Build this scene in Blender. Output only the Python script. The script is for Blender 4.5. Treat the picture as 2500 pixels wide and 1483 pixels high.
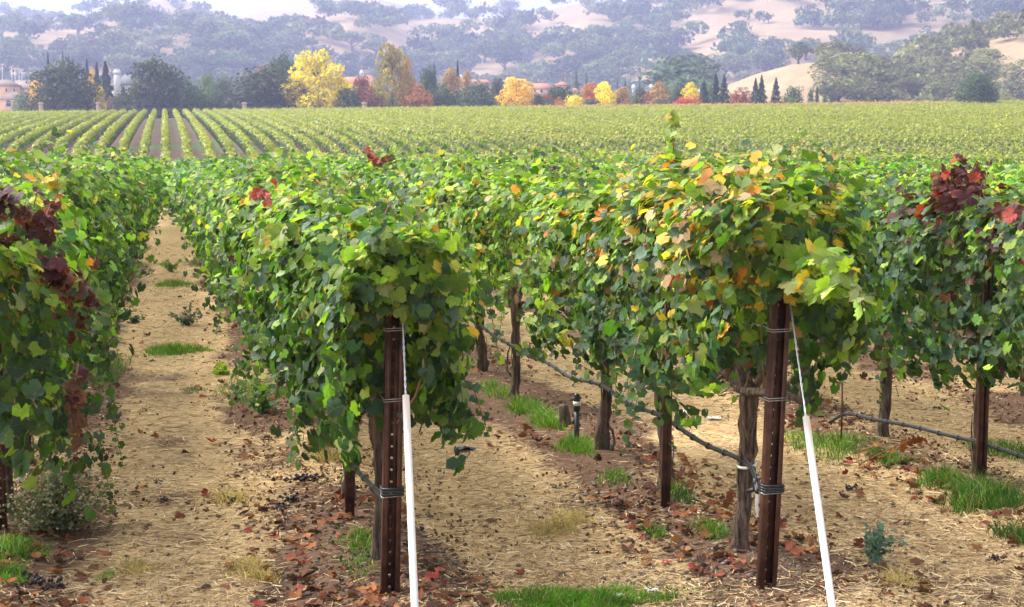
import bpy, math, random
import numpy as np
from mathutils import Matrix, Vector

SC = bpy.context.scene
for o in list(bpy.data.objects):
    bpy.data.objects.remove(o)
COL = SC.collection

# ------------------------------------------------------------------ camera
PF, PCX, PCY, CAMH = 3750.0, 1250.0, 741.5, 2.12      # lens in photograph pixels, eye height in metres
TH = math.atan((PCY - 383) / PF)                       # looking slightly down
PS = math.atan((PCX - 405) * math.cos(TH) / PF)        # turned right of the row direction (+Y)
cR = np.array([math.cos(PS), -math.sin(PS), 0.0])
cF = np.array([math.sin(PS) * math.cos(TH), math.cos(PS) * math.cos(TH), -math.sin(TH)])
cU = np.cross(cR, cF)
cC = np.array([0.0, 0.0, CAMH])
cam = bpy.data.cameras.new('camera')
cam.sensor_width = 36.0
cam.lens = PF / 2500 * 36.0
cam.clip_start, cam.clip_end = 0.1, 9000.0
cam.dof.use_dof = True
cam.dof.focus_distance = 9.0
cam.dof.aperture_fstop = 9.0
camo = bpy.data.objects.new('camera', cam)
COL.objects.link(camo)
camo.matrix_world = Matrix(((cR[0], cU[0], -cF[0], 0), (cR[1], cU[1], -cF[1], 0), (cR[2], cU[2], -cF[2], CAMH), (0, 0, 0, 1)))
SC.camera = camo

# ------------------------------------------------------------------ sky, sun, exposure
SUN = np.array([-0.62, 0.42, 0.80]); SUN = SUN / np.linalg.norm(SUN)
world = bpy.data.worlds.new('World'); SC.world = world; world.use_nodes = True
wn, wl = world.node_tree.nodes, world.node_tree.links
wn.clear()
sky = wn.new('ShaderNodeTexSky'); sky.sky_type = 'NISHITA'; sky.sun_disc = False
sky.sun_elevation = math.asin(SUN[2]); sky.sun_rotation = math.atan2(SUN[0], SUN[1])
sky.air_density = 1.0; sky.dust_density = 6.0; sky.ozone_density = 1.0
hsv = wn.new('ShaderNodeHueSaturation'); hsv.inputs['Saturation'].default_value = 0.18
bg = wn.new('ShaderNodeBackground'); bg.inputs['Strength'].default_value = 0.15
wo = wn.new('ShaderNodeOutputWorld')
wl.new(sky.outputs[0], hsv.inputs['Color']); wl.new(hsv.outputs[0], bg.inputs['Color']); wl.new(bg.outputs[0], wo.inputs['Surface'])
sl = bpy.data.lights.new('sun', 'SUN'); sl.energy = 1.3; sl.angle = math.radians(30); sl.color = (1.0, 0.94, 0.82)
so = bpy.data.objects.new('sun', sl); COL.objects.link(so)
so.rotation_euler = Vector(SUN).to_track_quat('Z', 'Y').to_euler()
so.location = (-20, 10, 30)
vs = SC.view_settings
vs.view_transform = 'Standard'; vs.look = 'None'; vs.exposure = 1.8; vs.gamma = 1.0; vs.use_curve_mapping = False
SC.cycles.volume_bounces = 0
SC.cycles.denoising_prefilter = 'ACCURATE'
SC.cycles.max_bounces = 8
SC.cycles.transparent_max_bounces = 8
SC.cycles.use_denoising = True

# ------------------------------------------------------------------ layout helpers (world points seen from the tripod)
def pray(px, py):
    return cF + cR * (px - PCX) / PF + cU * (PCY - py) / PF
def on_ground(px, py, z=0.0):
    r = pray(px, py); P = cC + r * (z - CAMH) / r[2]
    for _ in range(4):
        g = float(gz(P[0], P[1])); P = cC + r * (z + g - CAMH) / r[2]
    return P
def at_row(px, py, X):
    r = pray(px, py); return cC + r * (X / r[0])
def at_dist(px, py, D):
    r = pray(px, py); return cC + r * D / math.hypot(r[0], r[1])
def proj(P):
    d = np.asarray(P, float) - cC
    w = d @ cF
    return PCX + PF * (d @ cR) / w, PCY - PF * (d @ cU) / w

def vnoise(x, y, seed=0):                               # smooth value noise, numpy
    x = np.asarray(x, float); y = np.asarray(y, float)
    xi = np.floor(x).astype(np.int64); yi = np.floor(y).astype(np.int64)
    fx = x - xi; fy = y - yi
    fx = fx * fx * (3 - 2 * fx); fy = fy * fy * (3 - 2 * fy)
    def h(a, b):
        n = (a * 374761393 + b * 668265263 + seed * 982451653) & 0xFFFFFFFF
        n = ((n ^ (n >> 13)) * 1274126177) & 0xFFFFFFFF
        return ((n ^ (n >> 16)) & 0xFFFF) / 65535.0
    return (h(xi, yi) * (1 - fx) + h(xi + 1, yi) * fx) * (1 - fy) + (h(xi, yi + 1) * (1 - fx) + h(xi + 1, yi + 1) * fx) * fy
def fbm(x, y, o=4, seed=0):
    s, a, t = 0.0, 1.0, 0.0
    for i in range(o):
        s = s + a * vnoise(np.asarray(x) * 2 ** i, np.asarray(y) * 2 ** i, seed + i); t += a; a *= 0.5
    return s / t

# ------------------------------------------------------------------ mesh helpers
def mesh_np(name, V, F, col=None, uv=None, mats=(), smooth=False, fmat=None):
    """V (n,3); F (m,3) or (m,4) int array, or a list of such arrays"""
    V = np.asarray(V, np.float32)
    Fs = F if isinstance(F, list) else [F]
    Fs = [np.asarray(f, np.int32) for f in Fs if len(f)]
    me = bpy.data.meshes.new(name)
    me.vertices.add(len(V)); me.vertices.foreach_set('co', V.ravel())
    loops = np.concatenate([f.ravel() for f in Fs])
    tot = np.concatenate([np.full(len(f), f.shape[1], np.int32) for f in Fs])
    st = np.concatenate([[0], np.cumsum(tot)[:-1]]).astype(np.int32)
    me.loops.add(len(loops)); me.loops.foreach_set('vertex_index', loops)
    me.polygons.add(len(tot)); me.polygons.foreach_set('loop_start', st)
    me.update(calc_edges=True)
    if col is not None:
        a = me.color_attributes.new('col', 'FLOAT_COLOR', 'POINT')
        c = np.ones((len(V), 4), np.float32); c[:, :np.asarray(col).shape[1]] = col
        a.data.foreach_set('color', c.ravel())
    if uv is not None:
        u = me.uv_layers.new(name='uv')
        u.data.foreach_set('uv', np.asarray(uv, np.float32)[loops].ravel())
    for m in mats: me.materials.append(m)
    if fmat is not None: me.polygons.foreach_set('material_index', np.asarray(fmat, np.int32))
    if smooth: me.polygons.foreach_set('use_smooth', np.ones(len(tot), bool))
    me.validate()
    return me

class MB:
    """collects pieces of one part"""
    def __init__(s): s.V, s.F3, s.F4, s.C, s.n = [], [], [], [], 0
    def add(s, V, F, col=None):
        V = np.asarray(V, float).reshape(-1, 3); F = np.asarray(F, int)
        s.V.append(V); (s.F3 if F.shape[1] == 3 else s.F4).append(F + s.n)
        s.C.append(np.tile(np.asarray(col if col is not None else (1, 1, 1), float), (len(V), 1))); s.n += len(V)
        return s
    def box(s, c, d, rz=0.0, col=None):
        x, y, z = np.asarray(d, float) / 2
        V = np.array([[i * x, j * y, k * z] for k in (-1, 1) for j in (-1, 1) for i in (-1, 1)])
        ca, sa = math.cos(rz), math.sin(rz)
        V = np.c_[V[:, 0] * ca - V[:, 1] * sa, V[:, 0] * sa + V[:, 1] * ca, V[:, 2]] + np.asarray(c)
        return s.add(V, [[0, 2, 3, 1], [4, 5, 7, 6], [0, 1, 5, 4], [2, 6, 7, 3], [0, 4, 6, 2], [1, 3, 7, 5]], col)
    def tube(s, P, r, n=6, caps=True, col=None):
        V, F4, F3 = tube_np(P, r, n, caps)
        b = s.n
        s.add(V, F4, col)
        if len(F3): s.F3.append(np.asarray(F3) + b)
        return s
    def mesh(s, name, mat, smooth=False, col=True):
        F = []
        if s.F4: F.append(np.concatenate(s.F4))
        if s.F3: F.append(np.concatenate(s.F3))
        return mesh_np(name, np.concatenate(s.V), F, np.concatenate(s.C) if col else None, None, (mat,), smooth)

def tube_np(P, r, n=6, caps=True):
    P = np.asarray(P, float); m = len(P); r = np.broadcast_to(np.asarray(r, float), (m,))
    T = np.gradient(P, axis=0); T /= np.linalg.norm(T, axis=1)[:, None] + 1e-9
    ref = np.array([0.0, 0, 1]) if abs(T[:, 2]).mean() < 0.8 else np.array([0.0, 1, 0])
    A = np.cross(T, ref); A /= np.linalg.norm(A, axis=1)[:, None] + 1e-9
    B = np.cross(T, A)
    a = np.arange(n) * 2 * math.pi / n
    V = P[:, None] + (A[:, None] * np.cos(a)[None, :, None] + B[:, None] * np.sin(a)[None, :, None]) * r[:, None, None]
    V = V.reshape(-1, 3)
    i = np.arange(m - 1)[:, None] * n; j = np.arange(n)[None]; k = (j + 1) % n
    F4 = np.stack([i + j, i + k, i + n + k, i + n + j], -1).reshape(-1, 4)
    F3 = []
    if caps:
        V = np.concatenate([V, P[:1], P[-1:]]); c0 = m * n
        F3 = [[c0, (q + 1) % n, q] for q in range(n)] + [[c0 + 1, (m - 1) * n + q, (m - 1) * n + (q + 1) % n] for q in range(n)]
    return V, F4, F3

def link(name, data, parent=None, loc=None, label=None, cat=None, group=None, kind=None, color=None):
    o = bpy.data.objects.new(name, data); COL.objects.link(o)
    if loc is not None: o.location = [float(v) for v in loc]
    if parent is not None: o.parent = parent
    if label: o['label'] = label
    if cat: o['category'] = cat
    if group: o['group'] = group
    if kind: o['kind'] = kind
    if color is not None: o.color = (float(color[0]), float(color[1]), float(color[2]), 1.0)
    return o

# ------------------------------------------------------------------ materials
def newmat(name):
    m = bpy.data.materials.new(name); m.use_nodes = True
    n, l = m.node_tree.nodes, m.node_tree.links
    return m, n, l, n['Principled BSDF'], n['Material Output']
def N(n, t, **k):
    x = n.new(t)
    for a, b in k.items():
        if a in ('operation', 'blend_type', 'data_type', 'attribute_name', 'attribute_type', 'feature', 'noise_dimensions'): setattr(x, a, b)
        else: x.inputs[a.replace('_', ' ')].default_value = b
    return x
def mixrgb(n, l, a, b, fac, blend='MIX'):
    x = n.new('ShaderNodeMix'); x.data_type = 'RGBA'; x.blend_type = blend
    for s, v in ((6, a), (7, b), (0, fac)):
        if hasattr(v, 'is_linked') or hasattr(v, 'links'): l.new(v, x.inputs[s])
        else: x.inputs[s].default_value = v if s == 0 else ((*v, 1.0) if len(v) == 3 else v)
    return x.outputs[2]
def mth(n, l, op, a, b=None, c=None):
    x = n.new('ShaderNodeMath'); x.operation = op
    for i, v in enumerate((a, b, c)):
        if v is None: continue
        if hasattr(v, 'links'): l.new(v, x.inputs[i])
        else: x.inputs[i].default_value = v
    return x.outputs[0]
def noise(n, l, scale, detail=4, rough=0.55, coord='Object', vec=None):
    tc = n.new('ShaderNodeTexCoord'); t = n.new('ShaderNodeTexNoise')
    t.inputs['Scale'].default_value = scale; t.inputs['Detail'].default_value = detail; t.inputs['Roughness'].default_value = rough
    l.new(vec if vec is not None else tc.outputs[coord], t.inputs['Vector'])
    return t
def ramp(n, l, fac, lo, hi):
    x = n.new('ShaderNodeMapRange'); x.clamp = True
    l.new(fac, x.inputs[0]); x.inputs[1].default_value = lo; x.inputs[2].default_value = hi
    return x.outputs[0]

def leaf_material(name, veins=True, transl=0.35, rough=0.55, spec=0.25):
    m, n, l, p, out = newmat(name)
    at = n.new('ShaderNodeAttribute'); at.attribute_name = 'col'
    oi = n.new('ShaderNodeObjectInfo')
    c = mixrgb(n, l, at.outputs['Color'], oi.outputs['Color'], 1.0, 'MULTIPLY')
    if veins:
        uvn = n.new('ShaderNodeUVMap'); uvn.uv_map = 'uv'
        sp = n.new('ShaderNodeSeparateXYZ'); l.new(uvn.outputs[0], sp.inputs[0])
        ang = mth(n, l, 'ARCTAN2', sp.outputs[0], sp.outputs[1])
        pp = mth(n, l, 'PINGPONG', ang, math.radians(27.5))
        ln = n.new('ShaderNodeVectorMath'); ln.operation = 'LENGTH'; l.new(uvn.outputs[0], ln.inputs[0])
        dist = mth(n, l, 'MULTIPLY', pp, ln.outputs['Value'])
        v = ramp(n, l, dist, 0.03, 0.006)
        # the leaf turns between the veins and dries at the rim, each leaf in its own way
        sc_ = n.new('ShaderNodeSeparateColor'); l.new(c, sc_.inputs[0])
        rnd = mth(n, l, 'FRACT', mth(n, l, 'MULTIPLY', sc_.outputs[0], 997.0)); rnd2 = mth(n, l, 'FRACT', mth(n, l, 'MULTIPLY', sc_.outputs[1], 877.0))
        off = n.new('ShaderNodeCombineXYZ'); l.new(mth(n, l, 'MULTIPLY', rnd, 40.0), off.inputs[0]); l.new(mth(n, l, 'MULTIPLY', rnd2, 40.0), off.inputs[1])
        va = n.new('ShaderNodeVectorMath'); va.operation = 'ADD'; l.new(uvn.outputs[0], va.inputs[0]); l.new(off.outputs[0], va.inputs[1])
        nz = noise(n, l, 2.2, 5, 0.62, vec=va.outputs[0])
        blot = mth(n, l, 'MULTIPLY', ramp(n, l, nz.outputs['Fac'], 0.45, 0.62), rnd)
        c2 = mixrgb(n, l, c, mixrgb(n, l, c, (1.55, 1.35, 0.75), 1.0, 'MULTIPLY'), mth(n, l, 'MULTIPLY', blot, 0.8))
        rim = ramp(n, l, mth(n, l, 'ADD', ln.outputs['Value'], mth(n, l, 'MULTIPLY', nz.outputs['Fac'], 0.7)), 1.02, 1.22)
        rim = mth(n, l, 'MULTIPLY', rim, ramp(n, l, rnd2, 0.45, 0.9))
        c2 = mixrgb(n, l, c2, (0.23, 0.13, 0.05), mth(n, l, 'MULTIPLY', rim, 0.75))
        c = mixrgb(n, l, c2, (0.30, 0.36, 0.14), mth(n, l, 'MULTIPLY', v, 0.14))
        bp = n.new('ShaderNodeBump'); bp.inputs['Strength'].default_value = 0.5; bp.inputs['Distance'].default_value = 0.012
        hh = mth(n, l, 'ADD', nz.outputs['Fac'], mth(n, l, 'MULTIPLY', v, -0.5)); l.new(hh, bp.inputs['Height'])
        l.new(bp.outputs[0], p.inputs['Normal'])
    l.new(c, p.inputs['Base Color'])
    p.inputs['Roughness'].default_value = rough; p.inputs['Specular IOR Level'].default_value = spec
    tr = n.new('ShaderNodeBsdfTranslucent')
    tc = mixrgb(n, l, c, (1.45, 1.75, 0.65), 1.0, 'MULTIPLY'); l.new(tc, tr.inputs['Color'])
    mx = n.new('ShaderNodeMixShader'); mx.inputs[0].default_value = transl
    l.new(p.outputs[0], mx.inputs[1]); l.new(tr.outputs[0], mx.inputs[2]); l.new(mx.outputs[0], out.inputs['Surface'])
    return m

def simple(name, col, rough=0.7, var=0.25, scale=20.0, metal=0.0, bump=0.3, spec=0.4, attr=False, objcol=False, detail=5):
    m, n, l, p, out = newmat(name)
    nz = noise(n, l, scale, detail)
    lo = tuple(v * (1 - var) for v in col); hi = tuple(min(1, v * (1 + var)) for v in col)
    c = mixrgb(n, l, lo, hi, ramp(n, l, nz.outputs['Fac'], 0.3, 0.7))
    if attr:
        at = n.new('ShaderNodeAttribute'); at.attribute_name = 'col'; c = mixrgb(n, l, c, at.outputs['Color'], 1.0, 'MULTIPLY')
    if objcol:
        oi = n.new('ShaderNodeObjectInfo'); c = mixrgb(n, l, c, oi.outputs['Color'], 1.0, 'MULTIPLY')
    l.new(c, p.inputs['Base Color']); p.inputs['Roughness'].default_value = rough
    p.inputs['Metallic'].default_value = metal; p.inputs['Specular IOR Level'].default_value = spec
    if bump:
        b = n.new('ShaderNodeBump'); b.inputs['Strength'].default_value = bump; b.inputs['Distance'].default_value = 0.02
        l.new(nz.outputs['Fac'], b.inputs['Height']); l.new(b.outputs[0], p.inputs['Normal'])
    return m

M = {}
M['leaf'] = leaf_material('vine_leaf')
M['leaf_far'] = leaf_material('vine_leaf_plain', veins=False, transl=0.3, rough=0.55, spec=0.35)
M['dry_leaf'] = leaf_material('dry_leaf', veins=True, transl=0.12, rough=0.8, spec=0.15)
M['tree_leaf'] = leaf_material('tree_leaf', veins=False, transl=0.2, rough=0.7, spec=0.2)
M['grass'] = leaf_material('grass_blade', veins=False, transl=0.3, rough=0.55, spec=0.25)
M['straw'] = simple('straw', (1, 1, 1), 0.8, 0.0, 5, bump=0, spec=0.2, attr=True)
M['cane'] = simple('cane_wood', (0.24, 0.12, 0.055), 0.7, 0.3, 30)
M['tree_bark'] = simple('tree_bark', (0.10, 0.075, 0.06), 0.9, 0.3, 6)
M['rust'] = simple('rusted_steel', (0.080, 0.034, 0.021), 0.66, 0.6, 11, metal=0.25, bump=0.25, spec=0.4)
M['pvc'] = simple('white_plastic_tube', (0.74, 0.73, 0.70), 0.45, 0.10, 6, bump=0.05, spec=0.5)
M['wire'] = simple('galvanised_wire', (0.42, 0.42, 0.42), 0.4, 0.15, 60, metal=0.8, bump=0)
M['hose'] = simple('black_polyethylene', (0.022, 0.024, 0.027), 0.38, 0.3, 15, bump=0.1, spec=0.5)
M['ribbon'] = simple('white_tape', (0.8, 0.78, 0.72), 0.6, 0.05, 20, bump=0.1)
M['grape'] = simple('dried_grape', (0.022, 0.012, 0.018), 0.5, 0.5, 40, bump=0.4)
M['stone'] = simple('pebble', (0.24, 0.20, 0.16), 0.85, 0.35, 30, objcol=False, attr=True)
M['clod'] = simple('soil_clod', (0.13, 0.095, 0.07), 0.95, 0.4, 25, bump=0.6)
M['scrap'] = simple('plastic_scrap', (1, 1, 1), 0.35, 0.05, 10, objcol=True, bump=0.2, spec=0.6)

def bark_mat():
    m, n, l, p, out = newmat('vine_bark')
    tc = n.new('ShaderNodeTexCoord'); mp = n.new('ShaderNodeMapping'); mp.inputs['Scale'].default_value = (55, 55, 6)
    l.new(tc.outputs['Object'], mp.inputs['Vector'])
    a = noise(n, l, 1.0, 6, 0.65, vec=mp.outputs[0]); b = noise(n, l, 14, 4)
    c = mixrgb(n, l, (0.03, 0.021, 0.016), (0.24, 0.175, 0.13), ramp(n, l, a.outputs['Fac'], 0.36, 0.68))
    c = mixrgb(n, l, c, (0.10, 0.075, 0.06), mth(n, l, 'MULTIPLY', ramp(n, l, b.outputs['Fac'], 0.45, 0.7), 0.5))
    l.new(c, p.inputs['Base Color']); p.inputs['Roughness'].default_value = 0.92; p.inputs['Specular IOR Level'].default_value = 0.15
    bp = n.new('ShaderNodeBump'); bp.inputs['Strength'].default_value = 0.9; bp.inputs['Distance'].default_value = 0.02
    l.new(a.outputs['Fac'], bp.inputs['Height']); l.new(bp.outputs[0], p.inputs['Normal'])
    return m
M['bark'] = bark_mat()

def ground_mat():
    m, n, l, p, out = newmat('vineyard_soil')
    at = n.new('ShaderNodeAttribute'); at.attribute_name = 'col'
    sp = n.new('ShaderNodeSeparateColor'); l.new(at.outputs['Color'], sp.inputs[0])
    tc = n.new('ShaderNodeTexCoord')
    mp = n.new('ShaderNodeMapping'); mp.inputs['Scale'].default_value = (9, 22, 9); l.new(tc.outputs['Object'], mp.inputs['Vector'])
    fine = noise(n, l, 1.6, 7, 0.72, vec=mp.outputs[0]); mid = noise(n, l, 1.7, 5, 0.6); grit = noise(n, l, 60, 5, 0.7)
    straw = mixrgb(n, l, (0.31, 0.185, 0.08), (0.88, 0.64, 0.34), ramp(n, l, fine.outputs['Fac'], 0.30, 0.66))
    soil = mixrgb(n, l, (0.075, 0.040, 0.026), (0.30, 0.185, 0.120), ramp(n, l, fine.outputs['Fac'], 0.32, 0.7))
    k = mth(n, l, 'ADD', sp.outputs[0], mth(n, l, 'MULTIPLY', mth(n, l, 'SUBTRACT', mid.outputs['Fac'], 0.5), 1.4))
    k = mth(n, l, 'ADD', k, mth(n, l, 'MULTIPLY', mth(n, l, 'SUBTRACT', fine.outputs['Fac'], 0.5), 0.9))
    c = mixrgb(n, l, soil, straw, ramp(n, l, k, 0.22, 0.60))
    # far slope: bare reddish earth with strips of green cover
    g2 = noise(n, l, 0.09, 4, 0.6)
    farc = mixrgb(n, l, (0.085, 0.052, 0.036), (0.15, 0.095, 0.068), ramp(n, l, mid.outputs['Fac'], 0.3, 0.7))
    farc = mixrgb(n, l, farc, (0.07, 0.13, 0.035), mth(n, l, 'MULTIPLY', ramp(n, l, g2.outputs['Fac'], 0.50, 0.60), 0.8))
    c = mixrgb(n, l, c, farc, sp.outputs[1])
    l.new(c, p.inputs['Base Color']); p.inputs['Roughness'].default_value = 0.95; p.inputs['Specular IOR Level'].default_value = 0.12
    bp = n.new('ShaderNodeBump'); bp.inputs['Strength'].default_value = 0.9; bp.inputs['Distance'].default_value = 0.03
    hh = mth(n, l, 'ADD', fine.outputs['Fac'], mth(n, l, 'MULTIPLY', grit.outputs['Fac'], 0.35)); l.new(hh, bp.inputs['Height'])
    l.new(bp.outputs[0], p.inputs['Normal'])
    return m
M['ground'] = ground_mat()

def hill_mat():
    m, n, l, p, out = newmat('dry_hill_grass')
    a = noise(n, l, 0.02, 5, 0.6); b = noise(n, l, 0.15, 5, 0.65)
    c = mixrgb(n, l, (0.23, 0.165, 0.095), (0.33, 0.245, 0.145), ramp(n, l, a.outputs['Fac'], 0.3, 0.7))
    c = mixrgb(n, l, c, (0.15, 0.105, 0.06), mth(n, l, 'MULTIPLY', ramp(n, l, b.outputs['Fac'], 0.5, 0.75), 0.6))
    l.new(c, p.inputs['Base Color']); p.inputs['Roughness'].default_value = 1.0; p.inputs['Specular IOR Level'].default_value = 0.05
    return m
M['hill'] = hill_mat()

# ------------------------------------------------------------------ ground
ROWS = [-0.96, 1.02, 2.95, 5.15]
while ROWS[-1] < 62: ROWS.append(ROWS[-1] + 1.97)
LEFTROWS = [-0.96 - 1.97 * k for k in range(1, 7)]
ALLROWS = sorted(LEFTROWS) + ROWS
RX = np.array(ALLROWS)
YEND = 88.0                                             # far end of the near block
PY = np.array([-60, 88, 120, 138, 146, 156, 181, 246, 300, 332, 352, 420, 560, 800, 3000.0])
PZ = np.array([0, 0.0, 0.0, 0.2, 0.75, 1.95, 3.5, 6.7, 9.0, 10.1, 9.3, 10.0, 13.0, 15.0, 15.0])
def far_z(X, Y):
    return np.interp(Y, PY, PZ) * (1 + 0.27 * np.clip(np.asarray(X) / 180.0, -0.6, 1.4))
def row_dist(X):
    X = np.asarray(X, float)
    return np.abs(X[..., None] - RX).min(-1)
def gz(X, Y):
    X = np.asarray(X, float); Y = np.asarray(Y, float)
    z = far_z(X, Y)
    near = np.clip((95 - Y) / 20, 0, 1)
    d = row_dist(X)
    bump = 0.06 * np.exp(-(d / 0.33) ** 2) * (0.5 + vnoise(X * 0.7, Y * 0.9, 5)) + 0.05 * (fbm(X * 0.9, Y * 0.7, 4, 11) - 0.5) + 0.02 * (fbm(X * 5, Y * 4, 3, 17) - 0.5)
    return z + near * bump
def grow(a, b, s0, g, lim):
    v, s = [a], s0
    while v[-1] < b:
        v.append(v[-1] + s); s = min(s * g, lim)
    return v
xs = sorted(set(np.round(np.concatenate([np.arange(-4, 10, 0.09), grow(10, 3000, 0.12, 1.16, 250), -np.array(grow(4, 2200, 0.12, 1.16, 250))]), 3)))
ys = sorted(set(np.round(np.concatenate([-np.array(grow(0, 300, 0.6, 1.3, 60)), np.arange(0, 5.4, 0.5), np.arange(5.4, 20, 0.09), grow(20, 3200, 0.14, 1.035, 120)]), 3)))
gx, gy = np.meshgrid(xs, ys)
gzv = gz(gx, gy)
V = np.c_[gx.ravel(), gy.ravel(), gzv.ravel()]
nx, ny = len(xs), len(ys)
i = (np.arange(ny - 1)[:, None] * nx + np.arange(nx - 1)[None]).ravel()
F = np.stack([i, i + 1, i + nx + 1, i + nx], 1)
def straw_cover(X, Y):
    d = row_dist(X); nz = fbm(X * .9, Y * .55, 4, 31) - .5
    m = np.clip((d - .24) / .46, 0, 1) * .85 + .08 + 2.0 * nz
    return np.clip(np.where(Y < 7.0, .42 + 1.7 * nz, m), 0, 1)
strawm = straw_cover(gx, gy)
farm = np.clip((gy - 95) / 25, 0, 1)
col = np.c_[np.clip(strawm, 0, 1).ravel(), farm.ravel(), np.zeros(V.shape[0])]
link('ground', mesh_np('ground', V, F, col, None, (M['ground'],), True), kind='structure')

P1 = on_ground(950, 1443); P2 = on_ground(1866, 1430)
P1[2] = gz(P1[0], P1[1]) - .01; P2[2] = gz(P2[0], P2[1]) - .01

# ------------------------------------------------------------------ vine leaves
def leaf_outline(full=True):
    if full:
        h = [(13, .90), (25, .76), (40, .86), (54, .93), (69, .84), (84, .72), (100, .81), (117, .80), (137, .70), (157, .53), (172, .24)]
        if full == 2: h = [(25, .76), (54, .93), (84, .72), (117, .80), (160, .46)]
    else:
        h = [(26, .72), (55, .92), (105, .76), (150, .55)]
    a = [(-t, r) for t, r in reversed(h)] + [(0, 1.0)] + h
    return np.array(a, float)
def leaf_template(full, rng, curl=0.25, fold=0.25, jag=0.05, lobe=None):
    a = leaf_outline(full)
    if full:
        k = rng.uniform(.0, .6) if lobe is None else lobe; aa = np.abs(a[:, 0])
        a[:, 1] *= 1 - k * (.24 * np.exp(-((aa - 25) / 7) ** 2) + .22 * np.exp(-((aa - 84) / 9) ** 2))
    if full == 1:                                        # teeth along the rim
        fa = np.interp(np.linspace(0, len(a) - 1, 33), np.arange(len(a)), a[:, 0]); fr = np.interp(fa, a[:, 0], a[:, 1])
        fr = fr * (1 + np.where(np.arange(33) % 2 == 0, .045, -.045)); fr[16] = 1.05; a = np.c_[fa, fr]
    t = np.radians(a[:, 0]); r = a[:, 1] * (1 + rng.normal(0, jag * .6, len(a)))
    x, y = np.sin(t) * r, np.cos(t) * r
    ripple = (.07 * np.sin(t * rng.uniform(2.5, 4.5) + rng.uniform(0, 6)) + rng.normal(0, 0.025, len(a))) * r
    z = -curl * r ** 2 * (0.6 + 0.4 * rng.random()) + fold * np.abs(x) * 0.8 + ripple
    V = np.c_[np.r_[0, x], np.r_[0, y], np.r_[0.0, z]]
    k = len(a)
    F = np.array([[0, q + 1, q + 2][::1] for q in range(k - 1)])[:, [0, 2, 1]]
    return V, F
RNG = np.random.default_rng(7)
LT_FULL = [leaf_template(1, RNG, c, f) for c, f in ((.3, .45), (.55, .15), (.15, .6), (.6, .5), (-.25, .35), (.45, -.4), (.8, .3), (.35, .8))]
LT_MID = [leaf_template(2, RNG, c, f) for c, f in ((.3, .5), (.6, .15), (.2, .65), (-.25, .35))]
LT_QUAD = [(np.array([(0, -.2, 0), (.72, .35, z1), (0, 1, z2), (-.72, .35, z1)]) * .95, np.array([[0, 1, 2], [0, 2, 3]])) for z1, z2 in ((.2, -.2), (-.15, -.1), (.3, .1))]
LT_TINY = [(np.array([(0, 0, 0), (.62, -.1, z1), (.75, .6, z1 * .6), (0, 1, z2), (-.75, .6, z1 * .6), (-.62, -.1, z1)]), np.array([[0, 1, 2], [0, 2, 3], [0, 3, 4], [0, 4, 5]])) for z1, z2 in ((.2, -.25), (-.15, -.1), (.35, .1))]
LT_LOW = [leaf_template(0, RNG, c, f) for c, f in ((.25, .25), (.4, .1), (-.1, .3))]
LEAFMESH = [mesh_np('vine_leaf', v, f, np.ones((len(v), 3)), v[:, :2], (M['leaf'],), True) for v, f in LT_FULL]
DRY_T = [leaf_template(1, RNG, c, f, 0.1) for c, f in ((.7, .6), (-.6, .5), (.9, -.3), (.3, .8), (-.4, -.6))]
DRYMESH = [mesh_np('dry_leaf', v, f, np.ones((len(v), 3)), v[:, :2], (M['dry_leaf'],), True) for v, f in DRY_T]

def nrm(a): return a / (np.linalg.norm(a, axis=-1, keepdims=True) + 1e-9)
def frames(nor, tip):
    z = nrm(nor); y = nrm(tip - (tip * z).sum(-1, keepdims=True) * z); x = np.cross(y, z)
    return x, y, z
def join_leaves(name, L, temps, mat, rng, uv=True):
    """one mesh of many leaves; L = dict(pos, nor, tip, size, col)"""
    x, y, z = frames(L['nor'], L['tip'])
    which = rng.integers(0, len(temps), len(x))
    Vs, Fs, Cs, Us, b = [], [], [], [], 0
    for t, (tv, tf) in enumerate(temps):
        s = which == t
        if not s.any(): continue
        sz = L['size'][s][:, None, None]
        W = L['pos'][s][:, None] + sz * (tv[None, :, :1] * x[s][:, None] + tv[None, :, 1:2] * y[s][:, None] + tv[None, :, 2:] * z[s][:, None])
        k = s.sum(); n = len(tv)
        Vs.append(W.reshape(-1, 3)); Fs.append((tf[None] + (np.arange(k) * n)[:, None, None] + b).reshape(-1, 3))
        Cs.append(np.repeat(L['col'][s], n, 0)); Us.append(np.tile(tv[:, :2], (k, 1))); b += k * n
    return mesh_np(name, np.concatenate(Vs), np.concatenate(Fs), np.concatenate(Cs), np.concatenate(Us) if uv else None, (mat,), True)

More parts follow.
